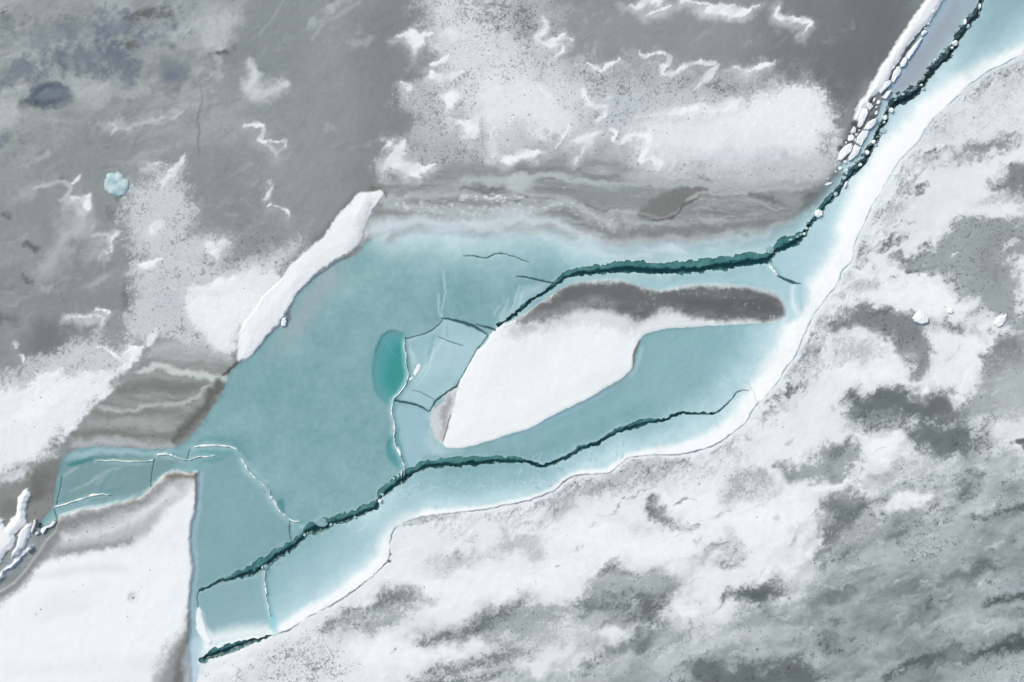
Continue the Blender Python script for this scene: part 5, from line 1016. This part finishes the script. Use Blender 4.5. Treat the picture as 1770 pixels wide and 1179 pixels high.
def mesh_obj(name, co, faces, col, mat, spk=None, parent=None, smooth=True, loc=None):
    me = bpy.data.meshes.new(name)
    co = np.asarray(co, np.float32)
    if loc is not None: co = co - np.asarray(loc, np.float32)
    faces = np.asarray(faces, np.int32)
    me.vertices.add(len(co)); me.vertices.foreach_set('co', co.ravel())
    k = faces.shape[1]
    me.loops.add(faces.size); me.loops.foreach_set('vertex_index', faces.ravel())
    me.polygons.add(len(faces)); me.polygons.foreach_set('loop_start', np.arange(0, faces.size, k, dtype=np.int32))
    me.update(calc_edges=True)
    me.polygons.foreach_set('use_smooth', np.full(len(faces), smooth))
    a = me.attributes.new('Col', 'FLOAT_COLOR', 'POINT'); c = np.ones((len(co), 4), np.float32); c[:, :3] = col; a.data.foreach_set('color', c.ravel())
    if spk is not None:
        a = me.attributes.new('grains', 'FLOAT', 'POINT'); a.data.foreach_set('value', np.asarray(spk, np.float32))
    me.materials.append(MAT[mat]); me.validate()
    o = bpy.data.objects.new(name, me); SC.collection.objects.link(o)
    if loc is not None: o.location = loc
    if parent is not None:
        o.parent = parent
        o.matrix_parent_inverse.identity(); o.location = np.asarray(loc) - np.asarray(parent.location)
    return o

def tag(o, label=None, cat=None, group=None, kind=None):
    if cat and not kind: kind = 'thing'
    for k, v in (('label', label), ('category', cat), ('group', group), ('kind', kind)):
        if v: o[k] = v
    return o

# ---------------------------------------------------------------- the surface, cut into its objects
from_display = albedo(COL).astype(np.float32)
Zs = Z + .012 * fbm(40, 4, 131) + .006 * fbm(10, 3, 132)
gy, gx = np.gradient(CRK, STEP)
XS, YS = X.copy(), Y.copy()
near = np.abs(CRK) < STEP * .87
sn = np.where(near, np.clip(CRK, -.67 * STEP, .67 * STEP), 0) * .95
XS -= sn * gx; YS -= sn * gy                                   # crack edges follow the real outline
cell = LAB[:-1, :-1].copy()
cc = .25 * (CRK[:-1, :-1] + CRK[1:, :-1] + CRK[:-1, 1:] + CRK[1:, 1:])
lab_pos = np.where(LAB < 0, 0, LAB)
# a cell whose corner was water but whose middle is not takes the label of its far corner
cell = np.where(cc < 0, -1, np.where(cell < 0, LAB[1:, 1:], cell)); cell = np.where(cell < 0, np.where(cc < 0, -1, LAB[:-1, 1:]), cell); cell = np.where((cell < 0) & (cc >= 0), 0, cell)
P3 = np.stack([wx(XS), wy(YS), Zs], -1).reshape(-1, 3)
C3 = from_display.reshape(-1, 3); S1 = SPK.reshape(-1)
IDX = np.arange(H * W, dtype=np.int32).reshape(H, W)
quads = np.stack([IDX[1:, :-1], IDX[1:, 1:], IDX[:-1, 1:], IDX[:-1, :-1]], -1)

def region(mask, name, mat, zoff=None, parent=None, walls=True, col=None, z=None):
    q = quads[mask]
    used, inv = np.unique(q.ravel(), return_inverse=True)
    f = inv.reshape(-1, 4).astype(np.int32)
    co = P3[used].copy(); c = (C3 if col is None else col)[used]; s = S1[used]
    if z is not None: co[:, 2] = z[used]
    if walls:        # ice is thick: close it downwards wherever it borders open water
        e = []
        jj, ii = np.nonzero(mask)
        for dj, di, a, b in ((1, 0, 0, 1), (-1, 0, 2, 3), (0, 1, 1, 2), (0, -1, 3, 0)):
            nj = np.clip(jj + dj, 0, cell.shape[0] - 1); ni = np.clip(ii + di, 0, cell.shape[1] - 1)
            m = cell[nj, ni] == -1
            e.append(np.stack([quads[jj[m], ii[m]][:, a], quads[jj[m], ii[m]][:, b]], -1))
        e = np.concatenate(e)
        if len(e):
            ev, einv = np.unique(e.ravel(), return_inverse=True); einv = einv.reshape(-1, 2)
            top = np.searchsorted(used, ev); n0 = len(co)
            low = co[top].copy(); low[:, 2] = -.6
            # the wall has its own top vertices so that the edge stays crisp
            wc = c[top] * np.array((.8, .9, .9), np.float32); wl = np.zeros_like(wc) + albedo((34, 74, 76)).astype(np.float32)
            f = np.concatenate([f, np.stack([n0 + einv[:, 1], n0 + einv[:, 0], n0 + len(ev) + einv[:, 0], n0 + len(ev) + einv[:, 1]], -1).astype(np.int32)])
            co = np.concatenate([co, co[top], low]); c = np.concatenate([c, wc, wl]); s = np.concatenate([s, s[top], s[top]])
    loc = (float(co[:, 0].mean()), float(co[:, 1].mean()), float(co[:, 2].min())) if parent is not None or name not in ('lake_ice', 'snow_field', 'open_water') else (0, 0, 0)
    return mesh_obj(name, co, f, c, mat, s, parent, loc=loc)

made = {}
BODY = {'snow_floe': 'snow_cover', 'ice_plate': 'clear_ice'}
parents = {d['parent'] for d in OBJS if d['parent']}
for k, d in enumerate(OBJS):
    m = cell == k
    if m.sum() < 3: print('EMPTY', k, d['label'] or d['name'], m.sum()); continue
    if k in parents:                                            # a thing with parts: an empty at its middle holds them
        jj, ii = np.nonzero(m); e = bpy.data.objects.new(d['name'], None); SC.collection.objects.link(e)
        e.location = (float(wx(XS[jj, ii].mean())), float(wy(YS[jj, ii].mean())), -.1); made[k] = tag(e, d['label'], d['cat'], d['group'], d['kind'])
        region(m, BODY[d['name']], d['mat'], parent=e); continue
    o = region(m, d['name'], d['mat'], parent=made[d['parent']] if d['parent'] else None)
    tag(o, d['label'], d['cat'], d['group'], d['kind']); made[k] = o
wm = np.zeros_like(cell, bool); wm = (cc < 5)
region(wm, 'open_water', 'lead', walls=False, col=albedo(WCOL).astype(np.float32).reshape(-1, 3), z=WZ.reshape(-1).astype(np.float32))['kind'] = 'structure'

# the lake goes on beyond the surveyed piece
def surroundings():
    st = 8
    a = [(0, i) for i in range(0, W - 1, st)] + [(j, W - 1) for j in range(0, H - 1, st)] + [(H - 1, i) for i in range(W - 1, 0, -st)] + [(j, 0) for j in range(H - 1, 0, -st)]
    jj = np.array([p[0] for p in a]); ii = np.array([p[1] for p in a])
    bx, by, bz = wx(X[jj, ii]), wy(Y[jj, ii]), Zs[jj, ii]; bc = COL[jj, ii]
    hx, hy = abs(bx).max(), abs(by).max(); n = len(a)
    co, c, s, f = [], [], [], []
    for r, dist in enumerate((-.3, 1.5, 3, 5, 8, 12, 18, 28, 45, 80, 160, 400, 1200)):
        x = bx * (1 + dist / hx); y = by * (1 + dist / hy); t = np.clip(dist / 4 + .1, 0, 1) ** .7
        nx, ny = x * 20, -y * 20
        nz = np.clip(.5 + .5 * fbm(260, 4, 141, -20, 2, x=nx, y=ny), 0, 1)[:, None]
        far = np.array((150, 155, 158)) * (1 - nz) + np.array((222, 225, 230)) * nz
        co.append(np.stack([x, y, (bz * (1 - t) - (.06 if r == 0 else .02))], -1)); c.append(bc * (1 - t) + far * t); s.append(np.full(n, .1))
        if r:
            k0, k1 = (r - 1) * n, r * n; i = np.arange(n); j = (i + 1) % n
            f.append(np.stack([k0 + i, k0 + j, k1 + j, k1 + i], -1)[:, ::-1])
    o = mesh_obj('frozen_lake', np.concatenate(co), np.concatenate(f)[:, ::-1], albedo(np.concatenate(c)), 'ice', np.concatenate(s)); o['kind'] = 'structure'
surroundings()

def height_at(px, py):
    i = int(round((px + MARG) / STEP)); j = int(round((py + MARG) / STEP)); return float(Zs[min(max(j, 0), H - 1), min(max(i, 0), W - 1)])
def in_water(px, py):
    return CRK[int((py + MARG) / STEP), int((px + MARG) / STEP)] < 0

# ---------------------------------------------------------------- ice blocks: an outline, broken sides, a chamfered uneven top
def slab(name, label, cat, pts, h=.3, col=(238, 240, 243), side=None, group=None, z0=None, seed=0, tilt=(0, 0), cham=.3, cap=False):
    r = random.Random(seed * 77 + len(pts))
    p = np.array(pts, float); n = len(p)
    q = []
    for a, b in zip(p, np.roll(p, -1, 0)):           # break long sides
        L = np.hypot(*(b - a)); m = max(1, int(L / 5))
        for k in range(m):
            v = a + (b - a) * k / m; q.append(v + (np.array([r.gauss(0, .5), r.gauss(0, .5)]) if k else 0))
    q = np.array(q); n = len(q); c = q.mean(0)
    area_ = .5 * np.sum(q[:, 0] * np.roll(q[:, 1], -1) - q[:, 1] * np.roll(q[:, 0], -1))
    if area_ > 0: q = q[::-1]
    size = np.sqrt(abs(area_))
    base = height_at(*c) - .06 if z0 is None else z0
    if z0 is None and in_water(*c): base = -.25
    co = []; cols = []
    side = side or tuple(np.array(col) * (.86, .92, .95))
    for sc, zz, cl in ((1.02, -.25, side), (1.0, h * .62, side), (1 - cham * .35, h * .9, col), (1 - cham, h, col), (.35, h * 1.06, col)):
        for v in q:
            w = c + (v - c) * sc
            dz = (w[0] - c[0]) / size * tilt[0] + (w[1] - c[1]) / size * tilt[1] + (r.gauss(0, .04) * h if sc < 1 else 0)
            co.append((wx(w[0]), wy(w[1]), base + zz + dz * (zz > 0))); cols.append(np.array(cl) + r.gauss(0, 3))
    f = []
    for k in range(4):
        for i in range(n):
            j = (i + 1) % n; f.append((k * n + i, k * n + j, (k + 1) * n + j, (k + 1) * n + i))
    co.append((wx(c[0]), wy(c[1]), base + h * 1.06)); cols.append(np.array(col)); last = len(co) - 1
    for i in range(0, n, 1):
        f.append((4 * n + i, 4 * n + (i + 1) % n, last, last))
    if not cap: return block_mesh(name, co, f, cols, label, cat, group, c, base)
    e = bpy.data.objects.new(name, None); SC.collection.objects.link(e); e.location = (wx(c[0]), wy(c[1]), base); tag(e, label, cat, group)
    body = block_mesh('ice_body', co[:3 * n], f[:2 * n], cols[:3 * n], None, None, None, c, base); body.parent = e; body.location = (0, 0, 0)
    # the snow lying on it is a part: everything from the chamfer upwards
    top = block_mesh('snow_cap', co[2 * n:], [tuple(v - 2 * n for v in t) for t in f[2 * n:]], cols[2 * n:], None, None, None, c, base)
    top.parent = e; top.location = (0, 0, 0)
    return e

def block_mesh(name, co, f, cols, label, cat, group, c, base, mat='block', smooth=False):
    me = bpy.data.meshes.new(name)
    loc = (wx(c[0]), wy(c[1]), base)
    me.from_pydata([(a - loc[0], b - loc[1], z - loc[2]) for a, b, z in co], [], [tuple(dict.fromkeys(q)) for q in f]); me.update()
    a = me.attributes.new('Col', 'FLOAT_COLOR', 'POINT'); cc_ = np.ones((len(co), 4), np.float32); cc_[:, :3] = albedo(np.array(cols)); a.data.foreach_set('color', cc_.ravel())
    me.polygons.foreach_set('use_smooth', np.full(len(me.polygons), smooth)); me.materials.append(MAT[mat]); me.validate()
    o = bpy.data.objects.new(name, me); o.location = loc; SC.collection.objects.link(o)
    return tag(o, label, cat, group)

def lump(name, label, cat, x, y, rx, ry=None, ang=0, seed=0, **k):
    r = random.Random(seed); ry = ry or rx; n = r.choice([6, 7, 8, 9]); ca, sa = math.cos(math.radians(ang)), math.sin(math.radians(ang)); pts = []
    for i in range(n):
        t = (i + r.uniform(-.25, .25)) * 2 * math.pi / n; u, v = rx * math.cos(t) * r.uniform(.85, 1.12), ry * math.sin(t) * r.uniform(.85, 1.12)
        pts.append((x + u * ca - v * sa, y + u * sa + v * ca))
    return slab(name, label, cat, pts, seed=seed, **k)

# slabs along the north-east bank
A = lambda q: [(1390 + x / 5.895, 90 + y / 5.895) for x, y in q]
B2 = lambda q: [(1520 + x / 5.895, y / 5.895) for x, y in q]
NEG = 'ice slabs heaped along the north-east bank'
SLABS = [
    (B2([(428, 325), (450, 312), (478, 308), (488, 328), (462, 350), (436, 372), (424, 352)]), 'small pointed ice slab, uppermost of the slabs leaning on the north-east bank'),
    (B2([(300, 520), (340, 470), (385, 428), (430, 376), (436, 392), (392, 470), (332, 560), (292, 612), (272, 600), (272, 560)]), 'long thin ice slab, second from the top along the north-east bank'),
    (B2([(205, 650), (238, 598), (265, 584), (276, 622), (250, 680), (215, 692)]), 'short ice slab below the long thin one on the north-east bank'),
    (A([(905, 200), (932, 150), (965, 146), (990, 182), (972, 232), (930, 272), (908, 318), (886, 308), (892, 250)]), 'broad tongue-shaped ice slab midway down the north-east bank'),
    (A([(815, 312), (868, 290), (880, 322), (842, 362), (802, 402), (772, 430), (760, 406), (798, 362)]), 'wavy narrow ice slab at the narrowing of the north-east bank'),
    (A([(838, 404), (888, 390), (862, 440), (826, 486), (782, 470), (812, 440)]), 'bright tilted ice slab beside the bend of the dark lead'),
    (A([(632, 512), (680, 528), (702, 560), (662, 600), (634, 562)]), 'jagged ice slab next to a dark hollow under the bank'),
    (A([(588, 576), (640, 574), (648, 612), (622, 680), (590, 752), (560, 776), (540, 760), (546, 700), (570, 622)]), 'smooth elongated ice slab below the bank tip'),
    (A([(690, 690), (734, 676), (722, 720), (682, 782), (640, 800), (598, 790), (640, 720)]), 'upper part of the longest broken slab in the ice heap'),
    (A([(596, 796), (664, 802), (640, 860), (590, 932), (576, 962), (520, 930), (540, 862)]), 'middle part of the longest broken slab in the ice heap'),
    (A([(518, 940), (574, 970), (540, 1050), (482, 1100), (452, 1112), (446, 1072), (480, 1002)]), 'lower part of the longest broken slab in the ice heap'),
    (A([(480, 932), (490, 962), (470, 1022), (420, 1062), (370, 1112), (340, 1106), (346, 1062), (370, 1002), (420, 952)]), 'rounded ice slab at the lowest left end of the ice heap'),
    (A([(505, 758), (526, 782), (520, 822), (480, 836), (468, 814)]), 'small triangular ice block in the dark gap of the heap'),
    (A([(448, 852), (486, 840), (506, 862), (496, 902), (474, 912), (440, 908)]), 'squat cracked ice block left of the broken long slab'),
]
for i, (p, lab) in enumerate(SLABS):
    slab('ice_slab', lab, 'ice slab', p, h=.26 + .05 * (i % 3), col=(237, 239, 243), group=NEG, cap=True, seed=i, tilt=(.05 * ((i % 3) - 1), .05 * ((i % 2) - .5)), cham=.2)
    # shade in the gaps behind the slabs is painted into the ice colour
SMALL = [(A([(530, 840)])[0], 3, 2.4, 'tiny ice block'), (A([(515, 895)])[0], 2, 4, 'thin ice splinter'), (A([(425, 925)])[0], 2.4, 2, 'tiny ice block'), (A([(415, 1120)])[0], 4, 3.2, 'small ice block'), (A([(735, 620)])[0], 2.4, 3.8, 'small ice block'),
         (A([(735, 562)])[0], 1.8, 2, 'tiny ice block'), (A([(560, 800)])[0], 1.8, 2, 'tiny ice block'), (A([(755, 512)])[0], 3.4, 4, 'small ice block'), (A([(712, 486)])[0], 2, 4.6, 'upright ice splinter'), (B2([(540, 125)])[0], 2.5, 4, 'small snow lump'),
         (B2([(497, 246)])[0], 2, 2, 'tiny ice block'), (B2([(465, 290)])[0], 2, 1.8, 'tiny ice block'), ((1452, 291), 3.6, 4, 'small white ice block'), ((1444.5, 297), 1.8, 2, 'tiny ice block'), ((1431, 309), 1.6, 1.4, 'tiny ice block'), ((1464, 294), 1.8, 2.6, 'tiny ice block')]
SMLAB = ['small flat crumb between the triangular block and the long broken slab', 'thin splinter right of the squat cracked block', 'tiny crumb above the rounded lowest slab', 'small block at the foot of the rounded lowest slab',
         'small upright block right of the smooth elongated slab', 'crumb touching the jagged slab from the right', 'crumb under the smooth elongated slab', 'small block between the jagged slab and the bright tilted slab', 'upright splinter in the dark hollow of the bank',
         'snow lump perched on the upper edge of the north-east bank', 'crumb at the top end of the slab row, higher of two', 'crumb at the top end of the slab row, lower of two', 'white block lying just below the ice heap', 'crumb below left of the white block under the heap',
         'loose crumb on the grey ice above the lens-shaped shard', 'sliver right of the white block under the heap']
for i, (((x, y), rx, ry, _), lab) in enumerate(zip(SMALL, SMLAB)):
    lump('ice_block', lab, 'ice block', x, y, rx, ry, 25, seed=40 + i, h=.18, group='small ice crumbs of the north-east heap', col=(236, 238, 242))
slab('ice_shard', 'white lens-shaped ice shard lying on the shore below the ice heap', 'ice shard', [(1424.5, 319.5), (1431, 315.5), (1440, 315), (1436, 319), (1429, 321.5)], h=.16, seed=70)
# chunks in the dark leads
CH = 'ice chunks floating in the dark lead'
CHUNKS = [(1650.6, 74.6, 5.2, 5, 'white'), (1644.8, 83, 2.4, 2.6, 'white'), (1635, 88, 6.5, 6, 'grey'), (1630, 90, 3, 3.4, 'pale'), (1612, 110, 3.5, 3, 'grey'), (1616, 104, 2, 2, 'white'), (1592, 147.5, 2.6, 2.2, 'white'), (1597, 154, 4.2, 3.6, 'pale'), (1572, 157, 6, 3.4, 'grey'), (1561, 163, 4, 3, 'pale'),
          (1547, 166, 4.5, 4, 'pale'), (1668, 38, 2.4, 5.4, 'white'), (1674, 45, 3, 4, 'pale'), (1693, 11, 1.6, 5, 'white'), (1678, 26, 5, 4, 'grey'), (1540, 191, 5.2, 4.8, 'white'), (1530, 203.5, 3.6, 5, 'white'), (1528, 212, 2, 2, 'white'), (1527, 226, 6, 5.4, 'pale'), (1509.6, 245.6, 3.4, 4, 'white'), (1514, 250, 4, 4, 'pale'),
          (1498.6, 263.8, 4, 4.4, 'white'), (1486.5, 285, 3.2, 3.4, 'white'), (1480, 278, 5, 3, 'pale'), (1415, 368.5, 8.2, 7.6, 'white'), (1445, 335.5, 3.6, 4.4, 'pale'), (1460, 307, 3, 4.4, 'pale'), (1461, 320, 1.4, 6, 'white'), (1394.6, 395, 2.6, 3, 'pale'), (1390, 404.6, 2.6, 2.4, 'white'), (1378.5, 409.5, 2.6, 1.8, 'pale'),
          (1367, 414.5, 4, 2, 'pale'), (1331, 432, 7.4, 7, 'teal'), (555, 903, 12, 9.5, 'teal'), (657, 866, 4, 3.6, 'white'), (661, 855, 3.4, 2.6, 'pale'), (572, 907, 3, 2.6, 'pale'), (614, 894.5, 3, 2.4, 'pale'), (460, 981, 5.4, 5, 'teal'), (454, 981, 1.4, 3.6, 'white'), (694, 818, 1.6, 6, 'white'), (688, 823, 2.6, 3.6, 'pale'), (681, 828, 2.2, 3, 'pale'), (527, 925, 3, 3, 'pale'), (514, 919, 7.5, 8, 'teal')]
CCOL = {'white': (240, 242, 244), 'grey': (112, 126, 128), 'pale': (172, 196, 200), 'teal': (134, 170, 176)}
CKIND = {'white': 'white snow-capped', 'grey': 'grey slushy', 'pale': 'pale glassy', 'teal': 'teal translucent'}
CLAB = ['round white chunk high in the top-right lead, beside a grey lump', 'small white chip just under the round white chunk in the top-right lead', 'large grey slush lump in the top-right lead', 'pale bit on the left flank of the large grey slush lump', 'grey slush piece halfway down the top-right lead', 'white chip above the halfway grey slush piece',
        'white chip on the upper tip of the widest slushy stretch', 'glassy pale chunk under the white chip at the widest slushy stretch', 'grey slush in the middle of the widest slushy stretch', 'pale piece left of the grey slush in the widest stretch', 'pale lump at the left end of the widest slushy stretch',
        'white splinter near the top of the lead, standing upright', 'pale block touching the white upright splinter', 'highest white splinter at the top edge of the lead', 'grey slush lump just below the highest splinter', 'round white chunk at the bend below the widest slushy stretch', 'pear-shaped white chunk below the bend', 'white chip at the foot of the pear-shaped chunk',
        'broad pale chunk alone in the narrow part of the lead', 'white chunk next to a pale one, below the broad pale chunk', 'pale chunk next to the white one, below the broad pale chunk', 'white chunk level with the foot of the longest broken slab', 'white chunk to the right of the rounded lowest slab', 'thin pale raft right of the heap end',
        'biggest white chunk, plugging the lead above its bend', 'pale chunk in the lead right of the lens-shaped shard', 'pale chunk above the thin white needle', 'thin white needle of ice spanning the lead', 'pale chip above a white chip where the lead turns west', 'white chip where the lead turns west', 'small pale chip on the upper rim of the west-turning lead', 'flat pale sliver on the upper rim of the west-turning lead',
        'square translucent block wedged at the right end of the upper crack', 'large rounded teal piece bridging the lower crack', 'white lumps blocking the step of the lower crack', 'pale bit above the white lumps at the crack step', 'pale chip right of the rounded teal bridge', 'pale chip on the rim midway along the lower crack', 'teal chunk at the top of the narrow seam with turquoise edges', 'white splinter left of that teal chunk at the seam top',
        'white tooth where the jagged seam meets the lower crack', 'pale tooth left of the white one at the seam foot', 'lowest pale tooth at the seam foot', 'pale chip at the tip of the diagonal seam', 'fan-scratched small teal chip between two seams and the crack']
for i, ((x, y, rx, ry, kd), lab) in enumerate(zip(CHUNKS, CLAB)):
    w = in_water(x, y)
    lump('ice_chunk', lab, 'ice chunk', x, y, rx, ry, random.Random(i).uniform(-20, 40), seed=200 + i, h={'white': .34, 'grey': .12, 'pale': .2, 'teal': .14}[kd] + (.12 if w else -.05), col=CCOL[kd], group=CH, cap=(kd == 'white' and rx > 3.5))
rr = random.Random(77)
for i, (x, y) in enumerate([(1662, 47), (1655, 56), (1641, 82), (1628, 98), (1620, 104), (1606, 118), (1602, 127), (1596, 137), (1590, 143), (1583, 153), (1578, 158), (1567, 160), (1556, 165), (1550, 172), (1536, 186), (1522, 214), (1518, 236), (1506, 252), (1494, 268), (1482, 282), (1470, 296), (1462, 301), (1455, 318), (1448, 326), (1440, 340), (1400, 388), (1386, 407)]):
    lump('slush_lump', 'grey half-melted slush lump along the upper-left rim of the north-east lead', 'slush lump', x - 1.5 + rr.gauss(0, 1), y - 1 + rr.gauss(0, 1), rr.uniform(2.2, 5), rr.uniform(2, 4), rr.uniform(-60, -20), seed=500 + i,
         h=rr.uniform(.18, .27), col=tuple(np.array((104, 122, 124)) + rr.uniform(-22, 44)), group='slush lumps along the north-east lead')
# lone blocks
slab('ice_block', 'small white block fallen from the long snow bank onto the teal ice', 'ice block', [(488, 551), (494, 548), (496, 556), (494, 564), (488, 565), (486, 560)], h=.3, seed=80)
slab('ice_slab', 'white rectangular slab lying on the pale wedge plate', 'ice slab', [(723, 628), (728, 632), (724, 642), (718, 650), (714, 647), (718, 637)], h=.1, seed=81)
slab('ice_chip', 'small white chip beside the rectangular slab on the wedge plate', 'ice chip', [(711, 651), (715, 652), (711, 657), (706, 658), (707, 654)], h=.08, seed=82)
slab('ice_block', 'larger of two angular white ice blocks, at the end of the dark band', 'ice block', [(1576, 550), (1582, 542), (1590, 535), (1598, 541), (1605, 550), (1603, 558), (1592, 561), (1580, 556)], h=.32, seed=83, cham=.45, tilt=(0, .1), cap=True)
slab('ice_block', 'slanted white ice block with a bluish rim on grey ice near the right edge', 'ice block', [(1717, 560), (1721, 551), (1729, 545), (1740, 543), (1738, 553), (1732, 563), (1724, 566)], h=.25, seed=84, cham=.35, cap=True)
lump('ice_chip', 'round white lump of ice on the snow between the two bigger white blocks', 'ice block', 1642, 538, 5, 4.6, seed=85, h=.25)
slab('ice_slab', 'wedge-shaped white slab front on the tiny triangular plate at the far left', 'ice slab', [(72, 914), (76, 911), (85, 908), (94, 899), (98, 902), (93, 909), (82, 912), (75, 923), (71, 919)], h=.3, seed=86)
for i, (p, lab) in enumerate([([(60, 898), (63, 897), (64, 904), (60, 914), (56, 922), (55, 918)], 'white splinter beside the dark rubble at the left edge'), ([(66, 904), (70, 903), (71, 909), (67, 912)], 'dark wet lump among the rubble at the left edge'), ([(62, 920), (68, 918), (69, 922), (63, 925)], 'lower white crumb of the rubble at the left edge'), ([(48, 952), (56, 943), (58, 946), (50, 955)], 'thin ice shard on the upper end of the ragged ice ledge')]):
    slab('ice_block', lab, 'ice block', p, h=.3, seed=90 + i, col=(70, 72, 74) if i == 1 else (232, 233, 236), group='rubble at the left edge crack')

# the blue lump of old ice: a knobbly dome
def boulder(label, pts, h, col, seed):
    r = random.Random(seed); q = smooth_line(pts, True, 4); c = q.mean(0); n = len(q); base = height_at(*c) - .05
    co, cols, f = [], [], []
    for k, t in enumerate((1.0, .96, .82, .62, .4, .18)):
        for v in q:
            w = c + (v - c) * t * (1 + r.gauss(0, .03)); z = h * math.sqrt(max(0, 1 - t * t)) + (.12 * h if 0 < k else -.1)
            z += h * .5 * float(vnoise(np.array([w[0] / 9]), np.array([w[1] / 9]), seed)[0])
            co.append((wx(w[0]), wy(w[1]), base + z)); g = .5 + .5 * float(vnoise(np.array([w[0] / 9 + 9]), np.array([w[1] / 9]), seed + 1)[0])
            cols.append(np.array(col) * (1 - g) + np.array((194, 212, 218)) * g)
    for k in range(5):
        for i in range(n): j = (i + 1) % n; f.append((k * n + j, k * n + i, (k + 1) * n + i, (k + 1) * n + j))
    co.append((wx(c[0]), wy(c[1]), base + h)); cols.append(np.array(col))
    for i in range(n): f.append((5 * n + (i + 1) % n, 5 * n + i, len(co) - 1))
    area_ = np.sum(q[:, 0] * np.roll(q[:, 1], -1) - q[:, 1] * np.roll(q[:, 0], -1))
    if area_ > 0: pass
    else: f = [t[::-1] for t in f]
    return block_mesh('ice_boulder', co, f, cols, label, 'ice boulder', None, c, base, smooth=True)
boulder('pale blue knobbly ice boulder frozen into the grey ice on the left', [(180, 312), (184, 301), (190, 297), (203, 296), (211, 301), (216, 308), (221, 310), (225, 318), (222, 328), (214, 338), (202, 340), (190, 335), (181, 327)], .16, (148, 182, 193), 9)

# squeezed-up white seams: low jagged ridges of refrozen ice
def ridge(path, label):
    q = smooth_line(path, False, 3); r = random.Random(int(q[0, 0] * 13)); n = len(q)
    t = np.gradient(q[:, :2], axis=0); t /= np.linalg.norm(t, axis=1)[:, None] + 1e-9; nn = np.stack([-t[:, 1], t[:, 0]], -1)
    co, cols, f = [], [], []
    for i in range(n):
        w = max(q[i, 2], .8) * .42 * r.uniform(.5, 1.3) * (.3 if i in (0, n - 1) or r.random() < .14 else 1); b = height_at(q[i, 0], q[i, 1]); j = r.gauss(0, .4)
        for u, z in ((-1.15, -.08), (-.75, .05), (.1 * r.uniform(-3, 3), .13 * r.uniform(.6, 1.4)), (.7, .05), (1.15, -.08)):
            p = q[i, :2] + nn[i] * (u * w + j); co.append((wx(p[0]), wy(p[1]), b + z)); cols.append(np.array((240, 242, 240)) + r.gauss(0, 5))
    for i in range(n - 1):
        for k in range(4): a = i * 5 + k; f.append((a, a + 1, a + 6, a + 5))
    c = q[:, :2].mean(0)
    return block_mesh('ice_ridge', co, f, cols, label, 'ice ridge', 'refrozen white seams in the teal ice', c, height_at(*c) - .1)
for p, lab in SEAMS: ridge(p, lab)
